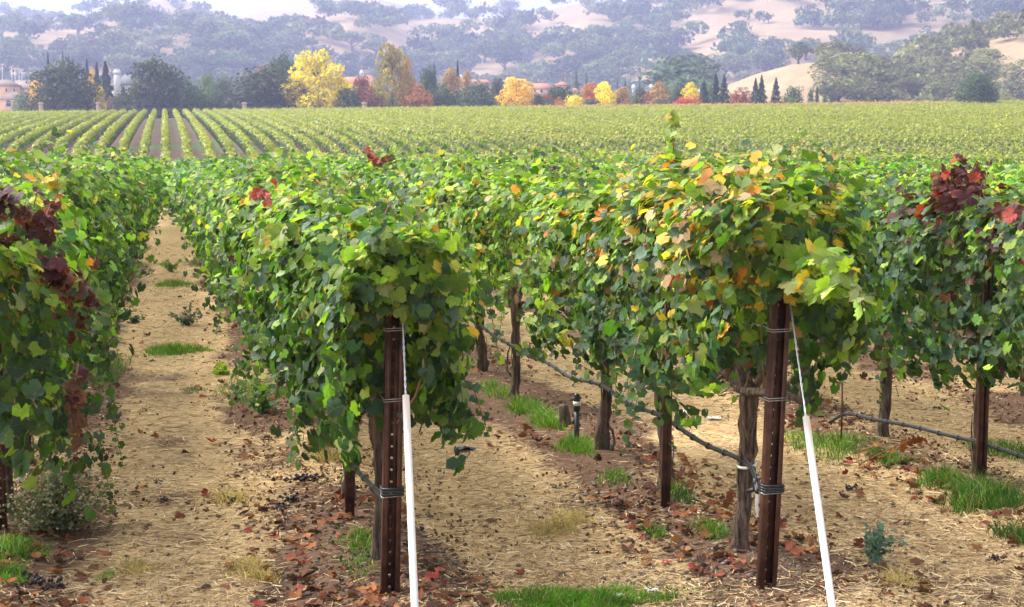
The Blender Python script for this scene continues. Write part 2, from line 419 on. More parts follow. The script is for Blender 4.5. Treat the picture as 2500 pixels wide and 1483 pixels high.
PAL = dict(blue=(.046, .097, .058), green=(.062, .130, .018), dark=(.026, .056, .019), lime=(.180, .280, .030), pale=(.25, .32, .13),
           yellow=(.50, .38, .045), orange=(.46, .19, .03), red=(.30, .036, .024), maroon=(.060, .014, .018), tan=(.36, .25, .13), brown=(.12, .05, .03))
PAL['fieldlime'] = (.30, .315, .020); PAL['fieldgreen'] = (.090, .145, .016)
PN = list(PAL); PC = np.array([PAL[k] for k in PN])
def weights(**k): return np.array([k.get(n, 0.0) for n in PN])
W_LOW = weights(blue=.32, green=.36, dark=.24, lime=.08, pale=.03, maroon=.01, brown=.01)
W_TOP = weights(blue=.22, green=.36, lime=.33, pale=.08, yellow=.018, orange=.004, tan=.006, maroon=.005)  # limer towards the top: young leaves, with backlight also put into the colour
W_P = dict(orange=weights(orange=.16, yellow=.27, tan=.20, lime=.18, pale=.08, green=.08, blue=.03, brown=.03),
           lime=weights(lime=.56, yellow=.05, pale=.12, green=.18, blue=.06, orange=.01, tan=.01), red=weights(red=.8, maroon=.2), maroon=weights(maroon=.85, red=.06, brown=.09),
           yellow=weights(yellow=.6, lime=.25, orange=.2), brown=weights(brown=.9, maroon=.2), dark=weights(blue=.42, green=.25, dark=.33),
           bright=weights(lime=.55, pale=.25, yellow=.06, green=.14), shoot=weights(lime=.5, pale=.2, green=.25, yellow=.08), olive=weights(lime=.55, yellow=.06, orange=.02, green=.22, pale=.12))
def pick(rng, w):
    """w (n,k) -> colours"""
    w = w / w.sum(1, keepdims=True); c = w.cumsum(1)
    ix = (rng.random((len(w), 1)) > c).sum(1).clip(0, len(PN) - 1)
    k = PC[ix] * np.exp(rng.normal(0, .22, (len(w), 1))) * np.exp(rng.normal(0, .08, (len(w), 3)))
    return k

# patches of turned leaves, where they hang in the rows: (pixel x, y, distance of plane X, radius m, palette, share)
PATCH = []
def patch(px, py, X, r, pal, share=0.85): PATCH.append((at_row(px, py, X) if X > 0 else at_dist(px, py, -X), r, W_P[pal], share))
patch(640, 470, 0.75, .20, 'red'); patch(560, 400, 0.8, .25, 'yellow', .5)
patch(850, 520, 0.85, .30, 'lime', .6); patch(500, 420, 0.8, .9, 'lime', .4)
patch(1600, 470, 2.75, .62, 'orange', .9); patch(1790, 480, 2.8, .55, 'orange', .85); patch(1720, 580, 2.65, .45, 'orange', .8); patch(1480, 440, 2.8, .6, 'orange', .45); patch(1850, 680, 2.75, .25, 'orange', .5)
patch(1240, 560, 2.6, 1.6, 'lime', .75); patch(1160, 450, 2.75, 1.8, 'lime', .7); patch(1250, 760, 2.55, 1.2, 'lime', .5); patch(1000, 480, 2.7, 3.5, 'lime', .45)
patch(1330, 690, 2.6, .25, 'brown', .5); patch(1700, 720, 2.55, .12, 'red', .7)
patch(2330, 450, 4.95, .42, 'maroon', .95); patch(2300, 420, 4.85, .12, 'red'); patch(2390, 430, 4.85, .1, 'red'); patch(2490, 520, 4.8, .25, 'maroon', .6); patch(2070, 480, 4.9, .18, 'maroon', .7)
patch(2350, 690, 4.7, .22, 'brown', .4); patch(2250, 560, 4.75, .18, 'orange', .5)
patch(30, 490, -7.5, .20, 'maroon', .9); patch(120, 525, -8.1, .18, 'maroon', .9); patch(180, 700, -8.1, .26, 'maroon', .9); patch(140, 650, -8.1, .14, 'red', .8); patch(60, 560, -7.8, .15, 'maroon', .6)
patch(120, 430, -8.6, .16, 'yellow', .8); patch(150, 490, -8.8, .16, 'yellow', .8); patch(30, 400, -8.4, .3, 'yellow', .45); patch(200, 620, -9.2, .6, 'lime', .5)
patch(700, 740, 0.6, .12, 'maroon', .6); patch(660, 690, 0.6, .1, 'brown', .7)
patch(1560, 780, 2.6, .7, 'dark', .8); patch(800, 800, 0.6, .55, 'dark', .7); patch(2050, 650, 4.7, 1.0, 'dark', .7); patch(2250, 750, 4.6, .8, 'dark', .7)

def colour_leaves(pos, rng, base_z, bias=None):
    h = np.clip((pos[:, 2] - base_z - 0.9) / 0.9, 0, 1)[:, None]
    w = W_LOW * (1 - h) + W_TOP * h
    # vines turn at different paces along the rows
    turn = np.clip((fbm(pos[:, 0] * .35, pos[:, 1] * .28, 2, 77) - .45) * 3.0, 0, 1)[:, None] * .55 * h
    w = w * (1 - turn) + W_P['olive'] * turn
    if bias is not None: w = w * .5 + W_P[bias] * .5
    for c, r, pw, sh in PATCH:
        d = np.linalg.norm((pos - c) * np.array([1, .8, 1]), axis=1)
        k = (np.clip(1.3 - d / r, 0, 1) * sh)[:, None].clip(0, sh)
        w = w * (1 - k) + pw * k
    return pick(rng, w)

def shell(rng, n, X, y0, y1, ztop, zbot, hw, seed, size, sides=(-55, 235)):
    """leaves hanging over the outside and inside of one vine's share of the canopy"""
    y = rng.uniform(y0 - .12, y1 + .12, n)
    ph = np.radians(rng.uniform(sides[0], sides[1], n))
    lump = np.sin(y * 4.1 + seed + 2.2 * np.cos(ph)) * .5 + np.sin(y * 9.3 + 1.7 * seed + 3.1 * np.sin(ph)) * .35 + np.sin(ph * 5 + seed * 2.1 + y * 2) * .3
    yc = (y0 + y1) / 2; zbot = zbot + .16 * np.clip(np.abs(y - yc) / .7, 0, 1) ** 2 - .05 + .14 * np.sin(y * 7.7 + seed * 3) * np.sin(y * 3.1 + seed)
    a = hw * (1 + .36 * lump); b = (ztop - zbot) / 2 * (1 + .16 * lump + .10 * np.sin(y * 6.3 + seed))
    p = 2 / 2.7
    cx = np.sign(np.cos(ph)) * np.abs(np.cos(ph)) ** p; cz = np.sign(np.sin(ph)) * np.abs(np.sin(ph)) ** p
    t = 1 - np.abs(rng.normal(0, .13, n)); deep = rng.random(n) < .22; t[deep] = rng.uniform(.25, .95, deep.sum())
    far_out = rng.random(n) < .07; t[far_out] = rng.uniform(1.0, 1.25, far_out.sum())
    pos = np.c_[X + a * cx * t, y, (ztop + zbot) / 2 + b * cz * t]
    out = np.c_[np.cos(ph), rng.normal(0, .25, n), np.sin(ph) * .9]
    nor = nrm(out) + np.array([0, 0, .30]) + rng.normal(0, .42, (n, 3))
    tip = np.array([0, 0, -1.0]) + .45 * out + rng.normal(0, .42, (n, 3))
    sz = size * np.clip(rng.normal(1, .26, n), .45, 1.6)
    hole = (fbm(y * 2.6 + seed, ph * 2.0 + X, 2, 19) < .41) & (t > .5) & (rng.random(n) < .85)
    return sub(dict(pos=pos, nor=nor, tip=tip, size=sz), ~hole)
def end_face(rng, n, X, y, ztop, zbot, hw, size):
    """leaves closing the row's end, towards the camera"""
    u = rng.uniform(-1, 1, n); v = rng.random(n) ** .8
    pos = np.c_[X + u * hw * .95, y - rng.uniform(-.1, .16, n) * (1 - u * u * .4), zbot + .1 + v * (ztop - zbot - .1)]
    nor = np.c_[u * .5, np.full(n, -1.0), np.full(n, .35)] + rng.normal(0, .4, (n, 3))
    tip = np.array([0, -.3, -1.0]) + rng.normal(0, .4, (n, 3))
    return dict(pos=pos, nor=nor, tip=tip, size=size * np.clip(rng.normal(1, .22, n), .5, 1.5))
def cat(*L):
    return {k: np.concatenate([d[k] for d in L]) for k in L[0]}
def sub(L, m): return {k: v[m] for k, v in L.items()}

def shoot(rng, P, size, step=.055, droop=.3):
    """leaves in two ranks along a cane given by its points"""
    P = np.asarray(P, float); seg = np.linalg.norm(np.diff(P, axis=0), axis=1); s = np.r_[0, seg.cumsum()]
    n = max(3, int(s[-1] / step)); q = np.linspace(.02, s[-1], n)
    pos = np.stack([np.interp(q, s, P[:, k]) for k in range(3)], 1)
    T = np.gradient(pos, axis=0); T = nrm(T)
    side = nrm(np.cross(T, np.array([0, 0, 1.0]) + rng.normal(0, .15, 3)) + 1e-4)
    sg = np.where(np.arange(n) % 2 == 0, 1, -1)[:, None]
    d = side * sg + rng.normal(0, .35, (n, 3))
    nor = np.array([-.1, -.75, .75]) + rng.normal(0, .45, (n, 3))
    sz = size * np.linspace(1.05, .5, n) * np.clip(rng.normal(1, .15, n), .6, 1.3)
    tip = d * .8 + np.array([0, -.1, -droop - .3])
    return dict(pos=pos + nrm(d) * sz[:, None] * .35, nor=nor, tip=tip, size=sz)

# ------------------------------------------------------------------ wood of a vine
def trunk_mesh(rng, h=0.82, r=0.042, lean=(0, 0), bend=0.04):
    mb = MB()
    m = 15; t = np.linspace(0, 1, m)
    P = np.c_[lean[0] * t + bend * np.sin(t * 5 + rng.uniform(0, 6)) * t, lean[1] * t + bend * np.sin(t * 4 + rng.uniform(0, 6)) * t, -0.06 + t * (h + .06)]
    rr = r * (1.35 - .75 * np.sin(np.clip(t, 0, 1) * math.pi) * .5 - .1 * t) * (1 + rng.normal(0, .08, m)); rr[-1] *= .85; rr[-2] *= 1.1; rr[-3] *= 1.15
    V, F4, F3 = tube_np(P, rr, 10)
    c = np.repeat(P, 10, 0); nv = len(c)
    V[:nv] = c + (V[:nv] - c) * (1 + rng.normal(0, .17, (nv, 1)))
    mb.add(V, F4); mb.F3.append(np.asarray(F3))
    for q in range(14):                                 # loose bark strips
        a = rng.uniform(0, 6.28); z0 = rng.uniform(.1, h * .6)
        j = int(z0 / h * (m - 1)); b = P[j]
        d = np.array([math.cos(a), math.sin(a), 0]) * rr[j]
        w = np.array([-math.sin(a), math.cos(a), 0]) * .008
        S = [b + d * 1.02, b + d * 1.25 + [0, 0, .10], b + d * 1.12 + [0, 0, .2]]
        Vv = [S[0] - w, S[0] + w, S[1] - w, S[1] + w, S[2] - w * .4, S[2] + w * .4]
        mb.add(Vv, [[0, 1, 3, 2], [2, 3, 5, 4]])
    for q in range(5):                                  # knuckles and spurs of the head
        a = q * 1.26 + rng.uniform(0, .6); e = P[-1] + [math.cos(a) * .05, math.sin(a) * .09, rng.uniform(.02, .09)]
        mb.tube([P[-2], (P[-1] + e) / 2 + [0, 0, -.015], e, e + [math.cos(a) * .02, math.sin(a) * .03, .05]], [r * .8, r * .7, r * .42, r * .2], 7)
    return mb, P[-1]
def cordon(mb, rng, top, length):
    for s in (-1, 1):
        m = 6; t = np.linspace(0, 1, m)
        P = np.c_[top[0] + rng.normal(0, .012, m), top[1] + s * length / 2 * t, top[2] - .03 + .07 * np.sin(t * 1.6) + rng.normal(0, .01, m)]
        mb.tube(P, .024 * (1.15 - .5 * t), 7)
    return mb
def cane_pts(rng, x, y, z, h):
    m = 6; t = np.linspace(0, 1, m); dx = rng.normal(0, .14); dy = rng.normal(0, .14)
    return np.c_[x + dx * t + .03 * np.sin(t * 7 + rng.uniform(0, 6)), y + dy * t + .03 * np.sin(t * 6 + rng.uniform(0, 6)), z + h * t]

# ------------------------------------------------------------------ the near block of grapevines
VS = 1.40                                               # vine spacing
YSTART = {0: 7.95, 1: 7.62, 2: 7.44, 3: 6.2}             # first trunk of each row
def row_y0(k):
    if k in YSTART: return YSTART[k]
    return 7.5
rowdef = []
for X in ALLROWS:
    k = ROWS.index(X) if X in ROWS else -1
    rowdef.append((X, k, row_y0(k)))
vines = []; beside = []
for X, k, ys0 in rowdef:
    y = ys0; idx = 0
    while y < YEND:
        if k == 2 and idx == 3: y += 1.4; idx += 0; k2 = True
        a = np.array([(X + dx, y + dy, zz) for dx in (-.5, .5) for dy in (-.7, .7) for zz in (.4, 2.0)])
        if y > 2:
            px, py = proj(a)
            if px.max() > -40 and px.min() < 2540 and py.min() < 1500:
                vines.append([math.hypot(X, y), X, y, k, idx])
            elif px.max() > -420 and px.min() < 2700 and 7.4 < y < 26 and k not in (0, 1, 2): beside.append([math.hypot(X, y), X, y, k, idx])
        y += VS; idx += 1
        if k == 2 and idx == 4: idx = 5
vines.sort()
NEAR_ROW = {0: 'row along the left edge', 1: 'row of the left steel post', 2: 'row of the right steel post', 3: 'row at the right edge'}
ORD = ['first', 'second', 'third', 'fourth', 'fifth', 'sixth', 'seventh', 'eighth', 'ninth', 'tenth', 'eleventh', 'twelfth']
ORDER = {}
for v in vines:
    ORDER.setdefault(v[3], []).append(v[2])
def dims(k, X, y):
    """top, bottom and half width of the canopy for this vine"""
    t = 1.77 + .08 * math.sin(X * 3.1 + y * .8) + .05 * math.sin(y * 2.3 + X)
    b = .74 + .06 * math.sin(y * 1.7 + X * 2)
    w = .47 + .05 * math.sin(y * 1.1 + X * 5)
    if k == 1: b = .60; w = .50
    if k == 1 and y < 8: t = 1.66; b = .58; w = .33
    if k == 1 and 8 < y < 12: w = .46
    if k == 2: b = .64 + .06 * math.sin(y * 2.1); t += .08; w = .46
    if y > 40: t -= .10
    if k == 0: b = .40 if y < 9.5 else .55; t += .10; w = .46
    if k == 3: b = .66 + .06 * math.sin(y * 1.9); w = .54; t += .08
    if y > 18: w += .10
    if y > 30: w += .06
    if k in (0, 1): w += .20 * min(1.5, max(0.0, (y - 26) / 22)); b -= .2 * min(1.0, max(0.0, (y - 20) / 20))
    return t, b, w
# shared canopies for the vines further back
def variant(seed, n, temps, size, sides=(-55, 235)):
    rng = np.random.default_rng(seed)
    L = shell(rng, n, 0, -VS / 2, VS / 2, 1.86, .72, .48, seed * 1.3, size, sides)
    ex = []
    for s in range(5):
        a = rng.uniform(-.3, .3); y = rng.uniform(-.6, .6); h = rng.uniform(.08, .28); d = rng.normal(0, .2, 2)
        ex.append(shoot(rng, [(a, y, 1.72), (a + d[0] * .4, y + d[1] * .4, 1.78 + h * .6), (a + d[0], y + d[1], 1.78 + h)], size * .85, .06))
    L = cat(L, *ex)
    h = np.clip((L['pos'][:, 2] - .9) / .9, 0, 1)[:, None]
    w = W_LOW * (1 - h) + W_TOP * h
    if seed % 3 == 0: w = w * .55 + W_P['lime'] * .45
    if seed % 5 == 1: w = w * .7 + W_P['olive'] * .3
    L['col'] = pick(rng, w)
    return join_leaves('foliage', L, temps, M['leaf'] if len(temps) == len(LT_LOW) and temps is LT_LOW else M['leaf_far'], rng)
VAR_A = [variant(100 + s, 1350, LT_LOW, .056) for s in range(10)]
VAR_B = [variant(200 + s, 850, LT_TINY, .070) for s in range(8)]
VTRUNK = []
for s in range(6):
    rng = np.random.default_rng(300 + s); mb, top = trunk_mesh(rng, .84, .040, (rng.normal(0, .03), rng.normal(0, .05)))
    cordon(mb, rng, top, VS); VTRUNK.append(mb.mesh('trunk', M['bark'], True))

prng = random.Random(5)
N_IND = 285
LEAF_DEPTH = 13.6                                       # vines this near have their outer leaves as single parts
specials = {}                                           # hand-placed shoots: (row, vine index) -> list
def special(k, px_pts, X, size, pal, step=.06, cane=True):
    P = np.array([at_row(x, y, X) if X > 0 else at_dist(x, y, -X) for x, y in px_pts]); specials.setdefault(k, []).append((P, size, pal, step, cane))
special((2, 3), [(1652, 480), (1648, 390), (1640, 320), (1640, 268)], 2.80, .068, 'olive', .018)
special((1, 0), [(868, 690), (880, 740), (876, 790), (890, 835)], 0.88, .070, 'shoot', .04)
special((1, 0), [(1030, 940), (1080, 960), (1120, 1010), (1160, 1055)], 1.36, .085, 'dark', .055)
special((2, 0), [(1935, 650), (1985, 640), (2045, 655), (2110, 745)], 2.88, .100, 'bright', .026)
special((2, 0), [(1925, 665), (1980, 690), (2030, 710), (2060, 690)], 2.82, .096, 'bright', .03)
special((2, 0), [(1930, 640), (1960, 630), (2010, 625), (2080, 660)], 2.86, .092, 'bright', .03)
special((1, 1), [(700, 560), (650, 600), (560, 720), (530, 760)], 0.55, .060, 'lime', .05)
special((0, 0), [(205, 710), (250, 735), (300, 760)], -8.3, .070, 'lime', .045)
special((0, 0), [(190, 890), (180, 960), (195, 1050), (185, 1130)], -7.4, .048, 'brown', .022)
special((0, 0), [(165, 930), (170, 1000), (180, 1080)], -7.4, .045, 'brown', .03)
for q in range(3):
    special((0, 0), [(110 + 8 * q, 625 + 6 * q), (140, 670 + 14 * q), (190, 700 + 14 * q), (232, 730 + 10 * q)], -7.36, .066, 'maroon', .03)
    special((0, 0), [(-5, 465 + 14 * q), (40, 492 + 12 * q), (80, 525 + 9 * q)], -7.36, .060, 'maroon', .03)
    special((0, 0), [(104 + 8 * q, 580), (110 + 8 * q, 535), (124 + 6 * q, 500)], -7.38, .055, 'maroon', .03)
special((0, 0), [(135, 625), (155, 650), (170, 690)], -7.32, .055, 'red', .05)
special((0, 0), [(60, 640), (30, 700), (60, 760)], -7.3, .070, 'shoot', .05)
special((0, 0), [(100, 440), (125, 430), (140, 470), (150, 500)], -7.6, .052, 'yellow', .02)
for x0, x1, y0 in ((2262, 2300, 520), (2295, 2305, 500), (2325, 2335, 505), (2350, 2352, 500), (2375, 2380, 490), (2310, 2340, 470)):
    special((3, 2), [(x0, y0), (x1, y0 - 45), (x1 + 6, y0 - 90)], 4.66, .066, 'maroon', .026, False)
special((3, 2), [(2336, 400), (2337, 388), (2338, 378)], 4.66, .045, 'red', .02, False); special((3, 2), [(2285, 430), (2300, 422), (2315, 420)], 4.62, .050, 'red', .04, False); special((3, 2), [(2380, 440), (2390, 425)], 4.62, .050, 'red', .04, False)
special((3, 2), [(2450, 510), (2480, 530), (2500, 545)], 4.6, .075, 'maroon', .04, False)
special((1, 2), [(630, 470), (645, 475), (655, 500)], .62, .050, 'red', .06)
special((2, 9), [(915, 400), (905, 375), (895, 360)], 2.7, .062, 'red', .05); special((2, 9), [(920, 400), (935, 392), (960, 380)], 2.7, .062, 'maroon', .05)

def build_vine(rank, rec):
    d, X, y, k, idx = rec
    rng = np.random.default_rng(int(1000 + X * 97 + y * 13) & 0xFFFF)
    z0 = float(gz(X, y))
    t, b, w = dims(k, X, y)
    grp = 'grapevines of the near block'
    if k in NEAR_ROW and y < 17.5:
        lab = f'{ORD[min(ORDER[k].index(y), 11)]} grapevine from the front in the {NEAR_ROW[k]}' if y in ORDER[k] else f'green grapevine further back in the {NEAR_ROW[k]}'
    elif k in NEAR_ROW: lab = f'green grapevine further back in the {NEAR_ROW[k]}'; grp = f'vines further back in row {k + 1}'
    elif X > 0: lab = 'grapevine showing its yellow-green top beyond the nearest four rows'; grp = 'vines beyond the nearest rows'
    else: lab = 'grapevine showing its top beyond the row at the left edge'; grp = 'vines beyond the left row'
    if k == 2 and idx == 0: X -= .06
    root = link('grapevine', None, None, (X, y, z0), lab, 'grapevine', grp)
    root.empty_display_size = .2
    if y < LEAF_DEPTH and k in NEAR_ROW:
        lean = (rng.normal(0, .03), rng.normal(0, .05)); bend = .025
        if k == 2 and idx == 2: bend = .07
        mb, top = trunk_mesh(rng, .86 if k != 1 else .80, .039 if k == 2 else .038, lean, bend)
        link('trunk', mb.mesh('trunk', M['bark'], True), root)
        cb = MB(); cordon(cb, rng, top, VS); link('cordon', cb.mesh('cordon', M['bark'], True), root)
        for q in range(7):
            P = cane_pts(rng, top[0], rng.uniform(-.6, .6), top[2], rng.uniform(.55, .95))
            link('cane', MB().tube(P, np.linspace(.006, .003, 6), 5).mesh('cane', M['cane'], True), root)
        L = shell(rng, 2700, X, y - VS / 2, y + VS / 2, t, b, w, X * 2.1, .0465)
        if idx == 0 and k in (0, 1, 2):
            L = cat(L, end_face(rng, 460, X, y - VS * .33, t, b + (.1 if k == 1 else .3), w, .050))
            if k == 2: L = sub(L, ~((L['pos'][:, 1] < y - .25) & (L['pos'][:, 2] < .95)))
        if k == 2 and idx == 0: L = sub(L, ~((L['pos'][:, 2] < .86) & (rng.random(len(L['pos'])) < .45)))
        ex = []
        for s in range(7):
            a = rng.uniform(-.34, .34); yy = rng.uniform(-.6, .6); h = rng.uniform(.08, .34); dv = rng.normal(0, .2, 2)
            P = np.array([(X + a, y + yy, t - .15), (X + a + dv[0] * .4, y + yy + dv[1] * .4, t - .05 + h * .6), (X + a + dv[0], y + yy + dv[1], t - .05 + h)])
            ex.append(shoot(rng, P, .044, .034)); link('cane', MB().tube(P - [X, y, 0], [.004, .003, .002], 5).mesh('cane', M['cane'], True), root)
        for s in range(6):                              # shoots arching out of the sides and hanging
            sg = rng.choice([-1, 1]); yy = rng.uniform(-.6, .6); zz = rng.uniform(b + .2, t - .2); o = rng.uniform(.1, .25)
            P = np.array([(X + sg * w * .8, y + yy, zz), (X + sg * (w + o * .7), y + yy + rng.normal(0, .1), zz + .02), (X + sg * (w + o), y + yy + rng.normal(0, .12), zz - rng.uniform(.15, .4))])
            ex.append(shoot(rng, P, .046, .034)); link('cane', MB().tube(P - [X, y, 0], [.004, .003, .002], 5).mesh('cane', M['cane'], True), root)
        L = cat(L, *ex); L['pos'][:, 2] += z0
        if idx == 0 and k == 2:                         # clear of the end post's face
            L = sub(L, ~((L['pos'][:, 1] < P2[1] + .04) & (np.abs(L['pos'][:, 0] - P2[0] - .02) < .13) & (L['pos'][:, 2] < 1.50)))
        if idx == 0 and k == 1:
            L = sub(L, ~((L['pos'][:, 1] < P1[1] + .04) & (np.abs(L['pos'][:, 0] - P1[0] - .015) < .11) & (L['pos'][:, 2] < 1.42)))
        if idx == 0 and k in (1, 2):                    # leaves hanging over the top of the end post
            PX, PYY, za, zb_, m = (P1[0] + .04, P1[1] - .15, 1.40, 1.74, 130) if k == 1 else (P2[0] + .05, P2[1] - .14, 1.46, 1.80, 75)
            u = rng.uniform(-1, 1, m)
            L = cat(L, dict(pos=np.c_[PX + u * .26, PYY + rng.uniform(-.06, .10, m), rng.uniform(za, zb_, m)], nor=np.c_[u * .5, np.full(m, -1.0), np.full(m, .5)] + rng.normal(0, .4, (m, 3)), tip=np.array([0, -.2, -1.0]) + rng.normal(0, .4, (m, 3)), size=rng.uniform(.042, .072, m)))
        L['col'] = colour_leaves(L['pos'], rng, z0)
        for P, size, pal, step, cane in specials.get((k, idx), []):
            S = shoot(rng, P, size, step); S['col'] = pick(rng, np.tile(W_P[pal], (len(S['pos']), 1)))
            S['force'] = np.ones(len(S['pos'])); L['force'] = L.get('force', np.zeros(len(L['pos'])))
            L = cat(L, S)
            if cane: link('cane', MB().tube(P - [X, y, z0], np.linspace(.005, .0025, len(P)), 5).mesh('cane', M['cane'], True), root)
        # the leaves that show largest become single parts, the rest one part
        view = nrm(cC - L['pos'])
        outer = ((L['pos'] - np.array([X, y, 1.25 + z0])) * view).sum(1) + .15 * rng.random(len(view))
        if 'force' in L: outer = outer + L['force'] * 9; del L['force']
        single = np.zeros(len(outer), bool); single[np.argsort(-outer)[:NSINGLE]] = True
        S = sub(L, single); rest = sub(L, ~single)
        x_, y_, z_ = frames(S['nor'], S['tip'])
        wi = rng.integers(0, len(LEAFMESH), len(x_))
        for q in range(len(x_)):
            o = bpy.data.objects.new('leaf', LEAFMESH[wi[q]]); COL.objects.link(o); o.parent = root
            s = S['size'][q]; p = S['pos'][q] - (X, y, z0)
            o.matrix_basis = Matrix(((x_[q, 0] * s, y_[q, 0] * s, z_[q, 0] * s, p[0]), (x_[q, 1] * s, y_[q, 1] * s, z_[q, 1] * s, p[1]), (x_[q, 2] * s, y_[q, 2] * s, z_[q, 2] * s, p[2]), (0, 0, 0, 1)))
            c = S['col'][q]; o.color = (c[0], c[1], c[2], 1)
        rest['pos'] = rest['pos'] - (X, y, z0)
        fo = link('foliage', join_leaves('foliage', rest, LT_LOW, M['leaf'], rng), root, kind='stuff')
    elif y < 24 and k in NEAR_ROW and LEAF_DEPTH:
        L = shell(rng, 1750, X, y - VS / 2, y + VS / 2, t, b, w, X * 2.1, .051)
        ex = []
        for s in range(6):
            a = rng.uniform(-.34, .34); yy = rng.uniform(-.6, .6); h = rng.uniform(.08, .36); dv = rng.normal(0, .2, 2)
            ex.append(shoot(rng, np.array([(X + a, y + yy, t - .15), (X + a + dv[0] * .4, y + yy + dv[1] * .4, t - .05 + h * .6), (X + a + dv[0], y + yy + dv[1], t - .05 + h)]), .08, .06))
        L = cat(L, *ex); L['pos'][:, 2] += z0
        L['col'] = colour_leaves(L['pos'], rng, z0)
        for P, size, pal, step, cane in specials.get((k, idx), []):
            S = shoot(rng, P, size, step); S['col'] = pick(rng, np.tile(W_P[pal], (len(S['pos']), 1))); L = cat(L, S)
        L['pos'] = L['pos'] - (X, y, z0)
        link('foliage', join_leaves('foliage', L, LT_LOW, M['leaf'], rng), root, kind='stuff')
        tr = link('trunk', VTRUNK[rank % 6], root); tr.rotation_euler.z = math.pi * (rank % 2)
    else:
        fo = link('foliage', prng.choice(VAR_A if d < 30 else VAR_B), root, kind='stuff')
        fo.rotation_euler.z = math.pi * prng.randint(0, 1)
        fo.scale = (w / .48, 1.0, t / 1.86)
        h = fbm(X * .3, y * .25, 2, 77); g = .85 + .4 * prng.random()
        fo.color = (g * (1 + .5 * (h - .45)), g * (1 + .15 * (h - .45)), g * .95, 1)
        tr = link('trunk', VTRUNK[rank % 6], root); tr.rotation_euler.z = math.pi * (rank % 2)
NSINGLE = 210
for r_, rec in enumerate(vines[:N_IND]): build_vine(r_, rec)
LEAF_DEPTH = 0.0
for r_, rec in enumerate(sorted(beside)[:40]): build_vine(r_, rec)

GAPROWS = [.03 + 1.97 * q for q in range(-12, 48)]
gapv = [[math.hypot(X, y), X, y, -2, 0] for X in GAPROWS for y in np.arange(90, 131, 1.4)]
# vines beyond the first three hundred: one mass
rng = np.random.default_rng(55)
Ls = []
for d, X, y, k, idx in vines[N_IND:] + gapv:
    t, b, w = dims(k, X, y)
    n = 100 if d < 60 else (72 if k != -2 else 40)
    if k == -2: w = .62; t = 1.4; b = .5
    if k in (0, 1): n = 230
    L = shell(rng, n, X, y - VS / 2, y + VS / 2, t + .03, b, w, X * 2.1, .135, (-55, 235) if k in (0, 1) else ((60, 235) if X > 0 else (-55, 120)))
    if rng.random() < .6:
        a = rng.uniform(-.3, .3); yy = rng.uniform(-.6, .6)
        L = cat(L, shoot(rng, [(X + a, y + yy, t - .1), (X + a, y + yy, t + rng.uniform(.1, .3))], .11, .07))
    L['pos'][:, 2] += float(gz(X, y)); Ls.append(L)
L = cat(*Ls); L['col'] = colour_leaves(L['pos'], rng, 0)
link('distant_grapevines', join_leaves('distant_grapevines', L, LT_TINY, M['leaf_far'], rng, False), None, None, 'mass of small grapevines at the far end of the near block', 'grapevines', None, 'stuff')

# ------------------------------------------------------------------ posts, wires, hoses
def channel_post(base, h, lean, label, w=.076, dp=.052, grp='steel end posts', name='end_post', yaw=0.0):
    root = link(name, None, None, base, label, 'post', grp)
    root.rotation_euler = (lean[1], lean[0], yaw)
    t = .005
    web = MB(); hs = .056; hw = .012
    web.box((-(w + hw) / 4, 0, h / 2 - .15), ((w - hw) / 2, t, h + .3)).box(((w + hw) / 4, 0, h / 2 - .15), ((w - hw) / 2, t, h + .3))
    z = -.30
    while z < h:
        z1 = min(z + hs - .011, h); web.box((0, 0, (z + z1) / 2), (hw, t, z1 - z)); z += hs
    link('web', web.mesh('web', M['rust']), root)
    for s in (-1, 1):
        f = MB().box((s * (w / 2 + t / 2), -dp / 2 + t / 2, h / 2 - .15), (t, dp, h + .3)).box((s * (w / 2 - .009), -dp + t / 2 + .0006, h / 2 - .15), (.018, t, h + .296))
        link('flange', f.mesh('flange', M['rust']), root)
    return root
def wire_wrap(mb, c, w, dp, turns=2, r=.0022):
    for k in range(turns):
        z = c[2] + k * .011
        P = [(c[0] + x * (w / 2 + .01), c[1] + y, z + e) for x, y, e in ((-1, -dp - .004, 0), (1, -dp - .004, .006), (1, .008, .003), (-1, .008, 0), (-1, -dp - .004, .002))]
        mb.tube(P, r, 5)
